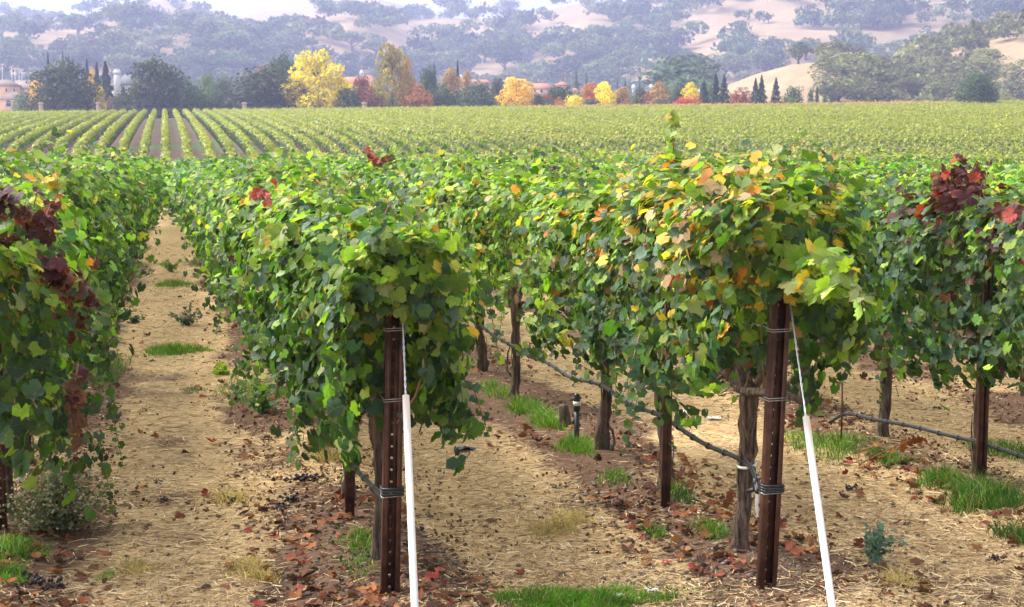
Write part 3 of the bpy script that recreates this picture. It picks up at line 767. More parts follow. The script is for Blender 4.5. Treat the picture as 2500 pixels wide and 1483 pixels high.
for nm, P, h, lean, anchor, tubetop, lab in (('left', P1, 1.62, (.026, .0), on_ground(1021, 1665), .30, 'rusty'), ('right', P2, 1.68, (.034, .0), on_ground(2057, 1650), .36, 'rusty')):
    side = 'in front of the left trellis row' if nm == 'left' else 'beside the trunk with the white ribbon'
    po = channel_post(P, h, lean, f'rusty brown steel channel end post {side}')
    for zz in (.47, .92, 1.25):
        wb = MB(); wire_wrap(wb, (0, 0, zz), .080, .052, 2)
        link('tie_wire', wb.mesh('tie_wire', M['wire'], True), po)
    hb = MB()
    for k in range(3):
        z = .485 + k * .013
        hb.tube([(x * .05, y, z) for x, y in ((-1, -.060), (1, -.060), (1, .012), (-1, .012), (-1, -.060))], .006, 6)
    link('hose_wrap', hb.mesh('hose_wrap', M['hose'], True), po)
    top = P + np.array([math.sin(lean[0]) * 1.45 + .02, -.07, 1.45])
    g = link('guy_wire', None, None, anchor, f'twisted guy wire with white plastic sleeve {"before the left post" if nm == "left" else "before the right post"}', 'guy wire', 'guy wires of the end posts')
    A = anchor + np.array([0, 0, -.02])
    a = np.linspace(0, 1, 60)[:, None]; Pw = top * (1 - a) + A * a
    tw = MB()
    for ph in (0, math.pi):
        q = a[:, 0] * 150 + ph
        tw.tube(Pw - A + np.c_[np.cos(q), np.sin(q) * 0, np.sin(q)] * .0035 + (A - anchor), .003, 5)
    link('wire', tw.mesh('wire', M['wire'], True), g)
    s0 = top * (1 - tubetop) + A * tubetop
    dirn = (A - s0)
    V, F4, F3 = tube_np(np.array([s0 + dirn * u for u in np.linspace(0, .985, 5)]) - anchor, .0160, 14, False)
    V2, F42, _ = tube_np(np.array([s0 + dirn * u for u in np.linspace(0, .985, 5)]) - anchor, .0138, 14, False)
    mb = MB().add(V, F4).add(V2, F42[:, ::-1])
    ring = np.array([[q, (q + 1) % 14, 70 + (q + 1) % 14, 70 + q] for q in range(14)]); mb.F4.append(ring)
    link('sleeve', mb.mesh('sleeve', M['pvc'], True), g)

def line_post(px, py, h, label, w=.045, lean=(0, 0)):
    P = on_ground(px, py); P[2] = gz(P[0], P[1]) - .02
    return channel_post(P, h, lean, label, w, .035, 'steel line posts in the rows', 'line_post')
line_post(1622, 1236, 1.7, 'slim rusty steel line post beside a trunk behind the right end post', .040, (.01, 0))
line_post(853, 1262, 1.7, 'slim rusty steel line post behind the left end post', .040, (.005, 0))
line_post(2391, 1180, 1.8, 'dark steel line post against the thick trunk at the right edge', .05, (.005, 0))
line_post(6, 1292, 1.6, 'dark slim line post at the left edge under the foliage', .045)
P = at_row(2055, 410, 30); z = gz(P[0], P[1]); channel_post((P[0], P[1], z), 2.12, (0, 0), 'distant brown post top rising above the vines at right', .10, .06, 'steel line posts in the rows', 'line_post')

def hose_line(pts, r, label, name='drip_hose', emit=True):
    pts = np.asarray(pts, float)
    s = np.r_[0, np.linalg.norm(np.diff(pts, axis=0), axis=1).cumsum()]
    n = max(8, int(s[-1] / .12)); q = np.linspace(0, s[-1], n)
    P = np.stack([np.interp(q, s, pts[:, k]) for k in range(3)], 1)
    for _ in range(3): P[1:-1] = (P[:-2] + 2 * P[1:-1] + P[2:]) / 4
    P[:, 2] += .006 * np.sin(q * 4.1) ; P[:, 0] += .008 * np.sin(q * 2.7)
    root = link(name, None, None, P[0], label, 'hose', 'black drip irrigation hoses')
    link('hose', MB().tube(P - P[0], r, 8).mesh('hose', M['hose'], True), root)
    sw = MB().tube(P - P[0] + [0, 0, r + .004], .0016, 4); link('support_wire', sw.mesh('support_wire', M['wire'], True), root)
    if emit:
        e = MB()
        for k in range(1, min(n - 1, 60), 2): e.tube([P[k] - P[0] - (P[k + 1] - P[k]) * .09, P[k] - P[0] + (P[k + 1] - P[k]) * .09], r * 1.45, 8)
        link('hose_clips', e.mesh('hose_clips', M['hose'], True), root, kind='stuff')
    return root
def row_hose(X, y0, y1, z, sag=.03):
    y = np.arange(y0, y1, .35)
    return [(X, v, z + float(gz(X, v)) - sag * math.sin((v - y0) / VS * math.pi) ** 2) for v in y]
hose_line([(P1[0], P1[1] - .02, .49)] + row_hose(.93, 7.7, 45, .42), .013, 'black drip hose running back from the left end post')
hose_line([(P2[0] - .02, P2[1] + .06, .50)] + row_hose(2.90, 7.3, 45, .47), .013, 'black drip hose running back from the right end post')
a0 = at_row(2055, 1000, 5.05)
hose_line([at_row(2560, 1128, 5.0), at_row(2500, 1125, 5.02), at_row(2390, 1078, 5.05), at_row(2250, 1047, 5.05), at_row(2130, 1025, 5.05), a0, at_row(2020, 1045, 5.05), at_row(1985, 1052, 5.05), at_row(1950, 1030, 5.05), at_row(1925, 990, 5.05)], .0115, 'black drip hose sagging along the row at the right edge')
hose_line(row_hose(7.12, 9.5, 40, .5), .01, 'black drip hose in the fifth row behind the right edge vines', emit=False)
hose_line(row_hose(-.90, 9.2, 40, .42), .01, 'black drip hose under the left edge vines', emit=False)
# small black connector tied on the right post
c = at_row(1846, 1188, 2.80)
cn = link('hose_connector', None, None, c, 'glossy black hose end clamp tied beside the right end post', 'hose fitting')
link('barrel', MB().tube([(0, 0, -.02), (.0, 0, .04)], .018, 10).mesh('barrel', M['hose'], True), cn)
link('clamp', MB().tube([(-.04, .02, -.03), (0, 0, -.012), (.06, 0, -.005)], .011, 8).tube([(-.018, .0, -.02), (.02, -.015, .0), (.02, .015, .012), (-.018, .0, .02)], .007, 7).mesh('clamp', M['hose'], True), cn)
# thin peg holding the sagging hose
pg = on_ground(2053, 1078, .02)
link('hose_peg', MB().tube([(0, 0, -.1), (.004, 0, .2), (0, 0, .44)], .007, 6).mesh('hose_peg', M['rust'], True), None, pg, 'thin rusty peg holding up the sagging hose at right', 'peg')
# riser with valve
rp = on_ground(1408, 1086); rp[2] = float(gz(rp[0], rp[1]))
rs = link('irrigation_riser', None, None, rp, 'short black irrigation riser with white collar beneath the middle hose', 'riser')
link('pipe', MB().tube([(0, 0, -.1), (0, 0, .25)], .019, 10).mesh('pipe', M['hose'], True), rs)
link('valve', MB().tube([(0, 0, .25), (0, 0, .27), (0, 0, .36), (.004, 0, .37)], [.025, .027, .022, .017], 10).tube([(-.03, 0, .33), (.03, 0, .34)], .010, 8).mesh('valve', M['hose'], True), rs)
link('collar', MB().tube([(0, 0, .285), (0, 0, .315)], .0285, 10).mesh('collar', M['ribbon'], True), rs)
# stump and sucker
sp = on_ground(1380, 1042); sp[2] = float(gz(sp[0], sp[1])) - .02
rng = np.random.default_rng(3)
V, F4, F3 = tube_np([(0, 0, -.05), (0, .0, .05), (-.01, 0, .12), (-.02, 0, .19)], [.062, .05, .043, .04], 11)
V[:44] += rng.normal(0, .004, (44, 3))
stmp = MB().add(V, F4); stmp.F3.append(np.asarray(F3))
stmp.tube([(.02, 0, .02), (.07, .02, .05), (.09, .02, .10)], [.02, .014, .008], 6)
link('vine_stump', stmp.mesh('vine_stump', M['bark'], True), None, sp, 'short sawn-off grey vine stump beside the irrigation riser', 'stump')
for px, py, lab in ((1490, 1100, 'thin bent sucker stem beside the curved trunk'), (1250, 965, 'thin looping sucker stem beside a trunk in the middle row')):
    q = on_ground(px, py); q[2] = gz(q[0], q[1])
    link('sucker_stem', MB().tube([(0, 0, -.02), (.03, 0, .05), (.02, .01, .13), (-.04, .02, .22), (-.03, .03, .38), (.02, .03, .5)], np.linspace(.011, .006, 6), 6).mesh('sucker_stem', M['bark'], True), None, q, lab, 'stem')
# ribbon on the first trunk of the right row
rb = np.array([2.925, 7.44, float(gz(2.925, 7.44))])
rib = link('ribbon', None, None, rb + [0, 0, .45], 'white ribbon tied round the trunk beside the right end post', 'ribbon')
link('band', MB().tube([(math.cos(a) * .047, math.sin(a) * .047, .012 * math.sin(a + 1)) for a in np.linspace(0, 6.4, 15)], .008, 6).mesh('band', M['ribbon'], True), rib)
def strip(P, w):
    P = np.asarray(P, float); n = len(P); wv = np.array([1.0, 0, 0]) * np.asarray(w)[:, None]
    V = np.concatenate([P - wv, P + wv, P - wv + [0, .002, 0], P + wv + [0, .002, 0]])
    F = []
    for q in range(n - 1):
        F += [[q, n + q, n + q + 1, q + 1], [2 * n + q, 2 * n + q + 1, 3 * n + q + 1, 3 * n + q], [q, q + 1, 2 * n + q + 1, 2 * n + q], [n + q, 3 * n + q, 3 * n + q + 1, n + q + 1]]
    return MB().add(V, F)
link('tail', strip([(.03, -.066, -.06), (.028, -.08, -.13), (.022, -.09, -.20), (.030, -.085, -.26)], [.004, .008, .009, .005]).mesh('tail', M['ribbon'], True), rib)
link('tail', strip([(.035, -.066, -.05), (.052, -.085, -.12), (.056, -.08, -.20), (.060, -.09, -.29)], [.004, .007, .008, .005]).mesh('tail', M['ribbon'], True), rib)
# trellis wires
for X, y0 in ((1.02, 7.33), (2.95, 7.02), (5.15, 5.5)):
    for zz in (.93, 1.26):
        s = {1.02: 'left end post', 2.95: 'right end post', 5.15: 'right edge row'}[X]
        link('trellis_wire', MB().tube([(0, v - y0, zz) for v in np.arange(y0, 60, 5)], .0016, 4).mesh('trellis_wire', M['wire'], True), None, (X + .0, y0, 0), f'thin {"lower" if zz < 1 else "upper"} trellis wire of the {s}', 'wire', 'trellis wires')

# ------------------------------------------------------------------ litter, grass and weeds on the ground
def scatter_xy(rng, n, y0, y1, pw=1.6):
    """points on the ground inside the view, thinning with distance"""
    y = y0 + (y1 - y0) * rng.random(n) ** pw
    lo = np.array([on_ground(-60, 383 + PF * CAMH / (v * .976))[0] / 1 for v in (1,)])
    xl = np.empty(n); xr = np.empty(n)
    r0 = pray(-480, 1000); r1 = pray(2900, 1000)
    xl = y * r0[0] / r0[1]; xr = y * r1[0] / r1[1]
    return rng.uniform(xl, xr), y
def strands(name, x, y, ln, wd, cols, rng, lift=.012, tilt=.12, mat=None, label=None, cat_=None):
    n = len(x); a = rng.uniform(0, math.pi, n); z = gz(x, y) + rng.uniform(.001, lift, n)
    d = np.c_[np.cos(a), np.sin(a), rng.normal(0, tilt, n)] * ln[:, None] / 2
    w = np.c_[-np.sin(a), np.cos(a), rng.normal(0, .5, n)] * wd[:, None] / 2
    c = np.c_[x, y, z]
    V = np.stack([c - d - w, c - d + w, c + d + w * .7, c + d - w * .7], 1).reshape(-1, 3)
    F = np.arange(n)[:, None] * 4 + np.arange(4)[None]
    return link(name, mesh_np(name, V, F, np.repeat(cols, 4, 0), None, (mat or M['straw'],)), None, None, label, cat_, None, 'stuff')
rng = np.random.default_rng(21)
x, y = scatter_xy(rng, 500000, 5.4, 40, 2.3)
d = row_dist(x); keep = rng.random(len(x)) < (.06 + .94 * straw_cover(x, y))
x, y = x[keep], y[keep]; n = len(x)
cols = np.array([(.74, .53, .27), (.60, .40, .19), (.86, .69, .42), (.25, .15, .08)])[rng.choice(4, n, p=[.36, .26, .22, .16])] * rng.uniform(.55, 1.25, (n, 1))
strands('straw_mulch', x, y, rng.uniform(.015, .085, n) * (1 + .015 * y), rng.uniform(.0015, .0042, n) * (1 + .03 * y), cols, rng, .012, .13, None, 'dry yellow straw strewn over the aisles', 'straw')
x, y = scatter_xy(rng, 9000, 5.6, 30, 1.6)
n = len(x); strands('twig_litter', x, y, rng.uniform(.02, .13, n), rng.uniform(.002, .006, n), np.array([(.12, .07, .045)]) * rng.uniform(.5, 2.0, (n, 1)), rng, .02, .1, None, 'thin dark twigs and prunings scattered on the soil', 'twigs')

# fallen leaves: the nearest three hundred are things, the crumbs between them stuff
x, y = scatter_xy(rng, 20000, 5.8, 55, 2.0)
d = row_dist(x)
dens = np.exp(-((d - .26) / .30) ** 2) * np.clip((fbm(x * 1.1 + 9, y * .9, 3, 41) - .44) * 7, .03, 1) + .018
k = rng.random(len(x)) < dens; x, y = x[k], y[k]
o_ = np.argsort(np.hypot(x, y)); x, y = x[o_], y[o_]
FC = np.array([(.22, .065, .04), (.30, .12, .055), (.13, .055, .035), (.30, .045, .045), (.08, .035, .028), (.36, .19, .10)])
FP = [.24, .22, .26, .06, .17, .05]
LIN = [o for o in range(len(x)) if -30 < proj((x[o], y[o], 0.0))[0] < 2530 and proj((x[o], y[o], 0.0))[1] < 1495]
ind = LIN[:300]; rest = LIN[300:] + [o for o in range(len(x)) if o not in set(LIN)]
for q in ind:
    o = link('fallen_leaf', DRYMESH[rng.integers(0, 5)], None, None, 'curled dry red-brown vine leaf lying on the ground', 'leaf', 'fallen leaves on the vineyard floor', None, FC[rng.choice(6, p=FP)] * rng.uniform(.7, 1.4))
    s = rng.uniform(.022, .050)
    o.location = (x[q], y[q], float(gz(x[q], y[q])) + s * .32); o.scale = (s, s, s * rng.uniform(.6, 1.1))
    o.rotation_euler = (rng.normal(0, .35) + (math.pi if rng.random() < .35 else 0), rng.normal(0, .35), rng.uniform(0, 6.28))
q = np.array(rest); n = len(q)
L = dict(pos=np.c_[x[q], y[q], gz(x[q], y[q]) + .018], nor=np.array([0, 0, 1.0]) + rng.normal(0, .4, (n, 3)), tip=rng.normal(0, 1, (n, 3)) * [1, 1, .15], size=rng.uniform(.024, .05, n), col=FC[rng.choice(6, n, p=FP)] * rng.uniform(.6, 1.3, (n, 1)))
link('leaf_litter', join_leaves('leaf_litter', L, DRY_T, M['dry_leaf'], rng), None, None, 'carpet of brown fallen leaves further down the aisles', 'leaves', None, 'stuff')
x, y = scatter_xy(rng, 85000, 5.8, 34, 1.9); d = row_dist(x)
k = rng.random(len(x)) < np.exp(-((d - .22) / .4) ** 2) * np.clip((fbm(x * .8 + 9, y * .6, 3, 41) - .3) * 3.5, .14, 1); x, y = x[k], y[k]; n = len(x)
L = dict(pos=np.c_[x, y, gz(x, y) + .008], nor=np.array([0, 0, 1.0]) + rng.normal(0, .5, (n, 3)), tip=rng.normal(0, 1, (n, 3)) * [1, 1, .2], size=rng.uniform(.008, .024, n), col=np.array([(.09, .04, .028), (.16, .06, .035), (.05, .03, .025)])[rng.integers(0, 3, n)] * rng.uniform(.7, 1.4, (n, 1)))
link('leaf_crumbs', join_leaves('leaf_crumbs', L, LT_TINY, M['dry_leaf'], rng), None, None, 'small dark crumbs of leaf and grape debris under the vines', 'debris', None, 'stuff')

# gravel and clods round the right post
def pebble_field(name, cx, cy, rad, n, smin, smax, label, mat):
    rng = np.random.default_rng(int(cx * 10 + cy * 7) & 255)
    oct_ = np.array([[1, 0, 0], [-1, 0, 0], [0, 1, 0], [0, -1, 0], [0, 0, 1], [0, 0, -1], [.6, .6, .5], [-.6, .6, .5], [.6, -.6, .5], [-.6, -.6, .5]], float)
    f = np.array([[4, 0, 6], [4, 6, 2], [4, 2, 7], [4, 7, 1], [4, 1, 9], [4, 9, 3], [4, 3, 8], [4, 8, 0], [0, 5, 2], [2, 5, 1], [1, 5, 3], [3, 5, 0], [0, 2, 6], [2, 1, 7], [1, 3, 9], [3, 0, 8]])
    Vs, Fs, Cs = [], [], []
    for q in range(n):
        r = rad * math.sqrt(rng.random()); a = rng.uniform(0, 6.28); X = cx + r * math.cos(a) * .9; Y = cy + r * math.sin(a)
        s = smin + (smax - smin) * rng.random() ** 2.5; v = oct_ * s * rng.uniform(.7, 1.2, 3) * [1, 1, .7] * rng.uniform(.8, 1.15, (10, 1))
        b = rng.uniform(0, 6.28); v = np.c_[v[:, 0] * math.cos(b) - v[:, 1] * math.sin(b), v[:, 0] * math.sin(b) + v[:, 1] * math.cos(b), v[:, 2]]
        Vs.append(v + [X, Y, float(gz(X, Y)) + s * .25]); Fs.append(f + q * 10); Cs.append(np.tile(rng.uniform(.6, 1.25) * np.array([1, rng.uniform(.94, 1), rng.uniform(.85, 1)]), (10, 1)))
    link(name, mesh_np(name, np.concatenate(Vs), np.concatenate(Fs), np.concatenate(Cs), None, (mat,), True), None, None, label, 'gravel', None, 'stuff')
pebble_field('gravel', 2.6, 7.2, .55, 420, .004, .020, 'grey pebbles and clods round the right end post', M['stone'])
pebble_field('gravel', 1.0, 7.8, .6, 260, .004, .018, 'small stones on the bare soil by the left end post', M['stone'])
pebble_field('gravel', 2.6, 8.9, .7, 300, .004, .022, 'soil clods on the berm behind the right end post', M['stone'])
pebble_field('soil_clods', 1.9, 7.4, 1.5, 700, .004, .022, 'crumbly soil clods strewn over the ground between the posts', M['clod'])
pebble_field('soil_clods', .2, 8.2, 1.4, 500, .004, .020, 'crumbly soil clods strewn over the left aisle', M['clod'])
pebble_field('soil_clods', 4.2, 8.4, 1.6, 600, .004, .022, 'crumbly soil clods strewn before the right edge row', M['clod'])
pebble_field('gravel', 3.4, 6.8, .8, 260, .004, .016, 'scattered pebbles in front of the right row', M['stone'])

def blades(name, cx, cy, rx, ry, n, h, label, col=(.085, .22, .018), seed=0, upright=.35, grp='tufts of green grass'):
    rng = np.random.default_rng(seed + 900)
    r = np.where(rng.random(n) < .8, np.sqrt(rng.random(n)), rng.uniform(.6, 1.55, n)); a = rng.uniform(0, 6.28, n)
    edge = 1 + .25 * np.sin(a * 3 + seed) + .15 * np.sin(a * 7 + 2 * seed)
    x = cx + rx * r * edge * np.cos(a); y = cy + ry * r * edge * np.sin(a)
    z = gz(x, y) - .005
    hh = h * rng.uniform(.35, 1.1, n) * (1.05 - .5 * np.clip(r, 0, 1.3)) * (.55 + .9 * vnoise(x * 14, y * 14, seed))
    ln = np.c_[rng.normal(0, upright, (n, 2)), np.ones(n)]; b = rng.uniform(0, 6.28, n)
    w = np.c_[np.cos(b), np.sin(b), np.zeros(n)] * rng.uniform(.0016, .0034, n)[:, None]
    c = np.c_[x, y, z]; mid = c + ln * (hh * .55)[:, None]; tip = c + np.c_[ln[:, :2] * 1.9, ln[:, 2]] * hh[:, None] * [1, 1, .95]
    V = np.stack([c - w, c + w, mid + w * .8, mid - w * .8, tip], 1).reshape(-1, 3)
    i = np.arange(n)[:, None] * 5
    cl = np.asarray(col) * np.exp(rng.normal(0, .25, (n, 1))); dry = rng.random(n) < .16; cl[dry] = np.array((.42, .34, .14)) * rng.uniform(.6, 1.2, (dry.sum(), 1)); cl *= (.6 + .8 * vnoise(x * 9, y * 9, seed + 3))[:, None]
    link(name, mesh_np(name, V, [i + [0, 1, 2, 3], i + [3, 2, 4]], np.repeat(cl, 5, 0), None, (M['grass'],)), None, None, label, 'grass', grp, 'stuff')
def tuft(px, py, w, hpx, n, label, col=(.085, .22, .018), ry=None, seed=0, up=.35):
    P = on_ground(px, py); D = P @ np.array([math.sin(PS), math.cos(PS), 0]); s = PF / D
    blades('grass_tuft', P[0], P[1], w / 2 / s, ry if ry else w / 2 / s * .9, n, hpx / s, label, col, seed, up)
BG = (.105, .25, .016)
tuft(1410, 1475, 390, 45, 5200, 'bright green grass patch at the bottom centre of the picture', BG, .22, 1)
tuft(425, 858, 140, 24, 2600, 'oval bright green grass patch across the left aisle', BG, .38, 2, .25)
tuft(425, 696, 90, 16, 1500, 'small far green grass patch in the left aisle', BG, .5, 3, .25)
tuft(2400, 1230, 150, 85, 1600, 'tall dark green grass tuft before the thick trunk at right', (.06, .16, .02), .22, 4, .28)
tuft(2300, 1180, 110, 55, 700, 'ragged grass tuft beside the thick trunk at right', (.075, .19, .02), .2, 5)
tuft(2460, 1110, 120, 45, 900, 'green grass behind the thick trunk at the right edge', (.07, .18, .02), .4, 6)
tuft(2490, 1320, 70, 80, 500, 'dark grass tuft cut off by the right edge', (.05, .13, .02), .2, 7)
tuft(2010, 1090, 190, 40, 1600, 'loose green grass beneath the sagging hose', (.085, .20, .02), .45, 8)
tuft(2165, 1125, 70, 50, 500, 'grass tuft at the foot of the middle right trunk', (.075, .19, .02), .2, 9)
tuft(1285, 1000, 80, 45, 900, 'bright grass round the trunk in the middle', BG, .35, 10)
tuft(1335, 1035, 60, 50, 700, 'bright feathery grass left of the stump', BG, .3, 11)
tuft(1408, 1095, 70, 50, 700, 'bright grass round the foot of the irrigation riser', BG, .25, 12)
tuft(1205, 955, 70, 30, 600, 'small green grass patch beneath the distant trunks', BG, .4, 13)
tuft(1130, 885, 60, 20, 400, 'faint green grass under the far trunks of the middle row', BG, .5, 14)
tuft(1735, 1300, 70, 45, 330, 'grass tuft near the ribboned trunk', (.075, .19, .02), .16, 15)
tuft(1600, 1305, 50, 50, 160, 'thin grass tuft left of the ribboned trunk', (.075, .19, .02), .14, 16)
tuft(1660, 1215, 60, 60, 300, 'grass growing at the foot of the slim line post', (.065, .16, .02), .16, 17)
tuft(1500, 1170, 70, 45, 220, 'sparse grass by the curved trunk', (.075, .19, .02), .2, 18)
tuft(880, 1330, 90, 60, 260, 'sparse grass blades behind the left end post', (.075, .19, .02), .25, 19)
tuft(880, 1385, 90, 40, 160, 'thin grass beside the foot of the left end post', (.075, .19, .02), .2, 20)
tuft(40, 1345, 130, 40, 1300, 'green grass at the left edge beneath the vines', BG, .22, 21)
tuft(15, 1405, 110, 35, 900, 'lower green grass patch in the bottom left corner', BG, .18, 22)
tuft(260, 1410, 40, 25, 160, 'tiny green grass sprig on the straw at lower left', BG, .1, 23)
tuft(250, 900, 130, 40, 1000, 'green weeds and grass under the left edge row', (.06, .15, .025), .8, 24)
tuft(600, 960, 120, 40, 700, 'grass beneath the left post row by the aisle', (.075, .19, .02), .8, 25)
tuft(130, 1075, 80, 50, 500, 'yellow-green grass below the left edge vines', (.16, .30, .02), .4, 26)
tuft(470, 955, 50, 18, 200, 'low green weed in the left aisle', (.06, .13, .04), .15, 27)
for q, (px, py) in enumerate(((560, 1220), (600, 1390), (640, 1410), (1370, 1290), (1330, 1300), (800, 1120), (330, 1390), (1400, 1270), (2200, 1420))):
    tuft(px, py, 90, 42, 260, 'pale tuft of dry yellow grass standing in the straw', (.52, .38, .17), .16, 40 + q, .7)

# weeds
def leafy_weed(px, py, hpx, wpx, n, label, col, lf=.018, stems=7, seed=0, heads=False):
    P = on_ground(px, py); P[2] = gz(P[0], P[1]); D = P @ np.array([math.sin(PS), math.cos(PS), 0]); s = PF / D
    rng = np.random.default_rng(seed + 700); H_, W_ = hpx / s, wpx / s
    root = link('weed', None, None, P, label, 'weed')
    st = MB(); pos = []
    for k in range(stems):
        a = rng.uniform(0, 6.28); o = rng.random() ** .6 * W_ / 2; h = H_ * rng.uniform(.5, 1) * (1.1 - .5 * o / (W_ / 2))
        t = np.linspace(0, 1, 6); Q = np.c_[math.cos(a) * o * t ** 1.3 + .01 * np.sin(t * 9 + k), math.sin(a) * o * t ** 1.3, h * t ** .9]
        st.tube(Q, np.linspace(.0035, .0015, 6), 4)
        m = n // stems; u = rng.uniform(.12, 1, m)
        pos.append(np.stack([np.interp(u, t, Q[:, j]) for j in range(3)], 1) + rng.normal(0, .02 if not heads else .045, (m, 3)))
    link('stem', st.mesh('stem', M['cane'], True), root)
    pos = np.concatenate(pos); pos[:, 2] = np.abs(pos[:, 2]); m = len(pos)
    L = dict(pos=pos, nor=np.array([0, -.3, 1.0]) + rng.normal(0, .6, (m, 3)), tip=rng.normal(0, 1, (m, 3)), size=lf * rng.uniform(.6, 1.3, m), col=np.asarray(col) * np.exp(rng.normal(0, .22, (m, 1))))
    link('foliage', join_leaves('foliage', L, LT_LOW, M['leaf_far'], rng), root, kind='stuff')
    if heads:
        hb = MB(); u8 = np.array([[1, 0, 0], [-1, 0, 0], [0, 1, 0], [0, -1, 0], [0, 0, 1], [0, 0, -1]], float); f8 = [[4, 0, 2], [4, 2, 1], [4, 1, 3], [4, 3, 0], [5, 2, 0], [5, 1, 2], [5, 3, 1], [5, 0, 3]]
        for q in range(heads):
            p = pos[rng.integers(0, m)] * [1.05, 1.05, 1.05] + rng.normal(0, .03, 3); p[2] = abs(p[2]) + .02
            hb.add(u8 * rng.uniform(.005, .010) + p, f8)
        link('seed_heads', hb.mesh('seed_heads', M['seed'], True), root, kind='stuff')
M['seed'] = simple('seed_fluff', (.42, .36, .22), .9, .2, 30, bump=0)
leafy_weed(140, 1292, 165, 330, 2400, 'bushy dry weed with pale seed heads under the left edge vines', (.12, .14, .06), .016, 60, 1, 950)
leafy_weed(2135, 1372, 125, 120, 330, 'small blue-green weed standing alone on the straw at lower right', (.13, .21, .15), .017, 9, 2)
leafy_weed(455, 795, 55, 100, 330, 'grey-green weed in the left aisle beside the left post row', (.10, .15, .08), .022, 9, 3)
leafy_weed(545, 915, 30, 60, 90, 'yellow-green young shoot on the ground by the left post row', (.32, .42, .03), .032, 5, 4)
leafy_weed(640, 1010, 90, 120, 260, 'green leafy weed at the foot of the left post row', (.085, .17, .035), .024, 9, 5)
leafy_weed(345, 670, 25, 60, 120, 'small low grey weed in the far left aisle', (.13, .16, .09), .025, 6, 6)
leafy_weed(330, 790, 25, 60, 120, 'low green weed at the edge of the left aisle', (.08, .14, .05), .025, 6, 7)
leafy_weed(420, 665, 40, 60, 60, 'light green shoot lying in the far left aisle', (.16, .24, .04), .05, 4, 8)
# dead brown shoot in front of the right row
P = on_ground(2190, 1130); P[2] = gz(P[0], P[1])
ds = link('dead_shoot', None, None, P, 'dead shoot with hanging rust-brown leaves below the sagging hose', 'dead shoot')
pts = np.array([(-.28, 0, 0), (-.15, -.02, .07), (0, 0, .12), (.12, 0, .16), (.2, .02, .17)])
link('cane', MB().tube(pts, .004, 5).mesh('cane', M['cane'], True), ds)
rng = np.random.default_rng(9)
for q in range(12):
    t = q / 11; p = np.array([np.interp(t, np.linspace(0, 1, 5), pts[:, j]) for j in range(3)]) + [0, 0, -.02]
    o = link('leaf', DRYMESH[q % 5], ds, p, color=np.array([.30, .09, .035]) * rng.uniform(.6, 1.3)); o.scale = (.04,) * 3; o.rotation_euler = (2.2 + rng.normal(0, .4), rng.normal(0, .4), rng.uniform(-1, 1))

# dropped dried bunches, scraps
def bunch_mesh(seed):
    rng = np.random.default_rng(seed); mb = MB()
    u8 = np.array([[1, 0, 0], [-1, 0, 0], [0, 1, 0], [0, -1, 0], [0, 0, 1], [0, 0, -1]], float); f8 = [[4, 0, 2], [4, 2, 1], [4, 1, 3], [4, 3, 0], [5, 2, 0], [5, 1, 2], [5, 3, 1], [5, 0, 3]]
    for q in range(38):
        p = rng.normal(0, 1, 3) * [.05, .028, .016]; p[2] = abs(p[2]) + .004; mb.add(u8 * rng.uniform(.006, .011, 3) + p, f8)
    mb.tube([(-.07, 0, .01), (0, .01, .025), (.06, 0, .01)], .003, 4)
    return mb.mesh('dried_bunch', M['grape'], True)
BUN = [bunch_mesh(s) for s in range(4)]
for q, (px, py, s, w) in enumerate(((740, 1180, 2.0, 'beside the line post behind the left end post'), (715, 1225, 1.6, 'left of the foot of the slim line post'), (1520, 1240, 1.3, 'between the trunks of the right row'), (2080, 1200, 1.2, 'right of the right end post'), (100, 1435, 1.9, 'in the bottom left corner'), (1510, 1235, 1.0, 'next to another bunch in the middle'), (400, 1225, .8, 'lying alone on the left aisle straw'), (1475, 1010, 1.2, 'behind the curved trunk'), (385, 1180, .7, 'small and black in the left aisle'), (2290, 1000, .8, 'beneath the right edge vines'), (1150, 900, 1.0, 'under the far trunks of the middle row'), (560, 1225, .9, 'on the soil patch of the left aisle'), (690, 1245, .9, 'on bare soil in the left aisle'), (2430, 1370, .9, 'near the lower right corner'))):
    P = on_ground(px, py); P[2] = gz(P[0], P[1]) + .004
    o = link('dried_bunch', BUN[q % 4], None, P, f'dark dried grape bunch {w}', 'grape bunch', 'dropped grape bunches'); o.scale = (s * .8,) * 3; o.rotation_euler.z = q * 1.3
for px, py, c, s, lab in ((1670, 1012, (.82, .82, .80), .05, 'crumpled white paper scrap beneath the right row'), (1742, 1026, (.74, .70, .62), .055, 'off-white crumpled scrap right of the paper scrap'), (1135, 1102, (.035, .045, .07), .07, 'dark blue-black plastic scrap on the straw between the posts'), (1512, 1460, (.8, .8, .76), .035, 'white scrap caught in the bottom grass patch'), (1592, 1447, (.74, .71, .62), .03, 'pale flat scrap at the edge of the bottom grass'), (1465, 1270, (.7, .7, .66), .02, 'tiny white scrap on the middle straw')):
    rng = np.random.default_rng(int(px)); g = np.linspace(-1, 1, 7); a, b = np.meshgrid(g, g)
    zz = .35 * fbm(a * 2 + px, b * 2, 3, 5) + .12 * rng.normal(0, 1, a.shape) - .2 * (a * a + b * b) * .3
    Vt = np.c_[(a + .15 * rng.normal(0, 1, a.shape)).ravel(), (b * .7).ravel(), zz.ravel()] * s
    Vv = np.concatenate([Vt, Vt - [0, 0, .002]]); i = (np.arange(6)[:, None] * 7 + np.arange(6)[None]).ravel()
    F = np.stack([i, i + 1, i + 8, i + 7], 1); P = on_ground(px, py); P[2] = gz(P[0], P[1]) + .012
    link('scrap', mesh_np('scrap', Vv, np.concatenate([F, F[:, ::-1] + 49]), None, None, (M['scrap'],)), None, P, lab, 'litter', None, None, c)

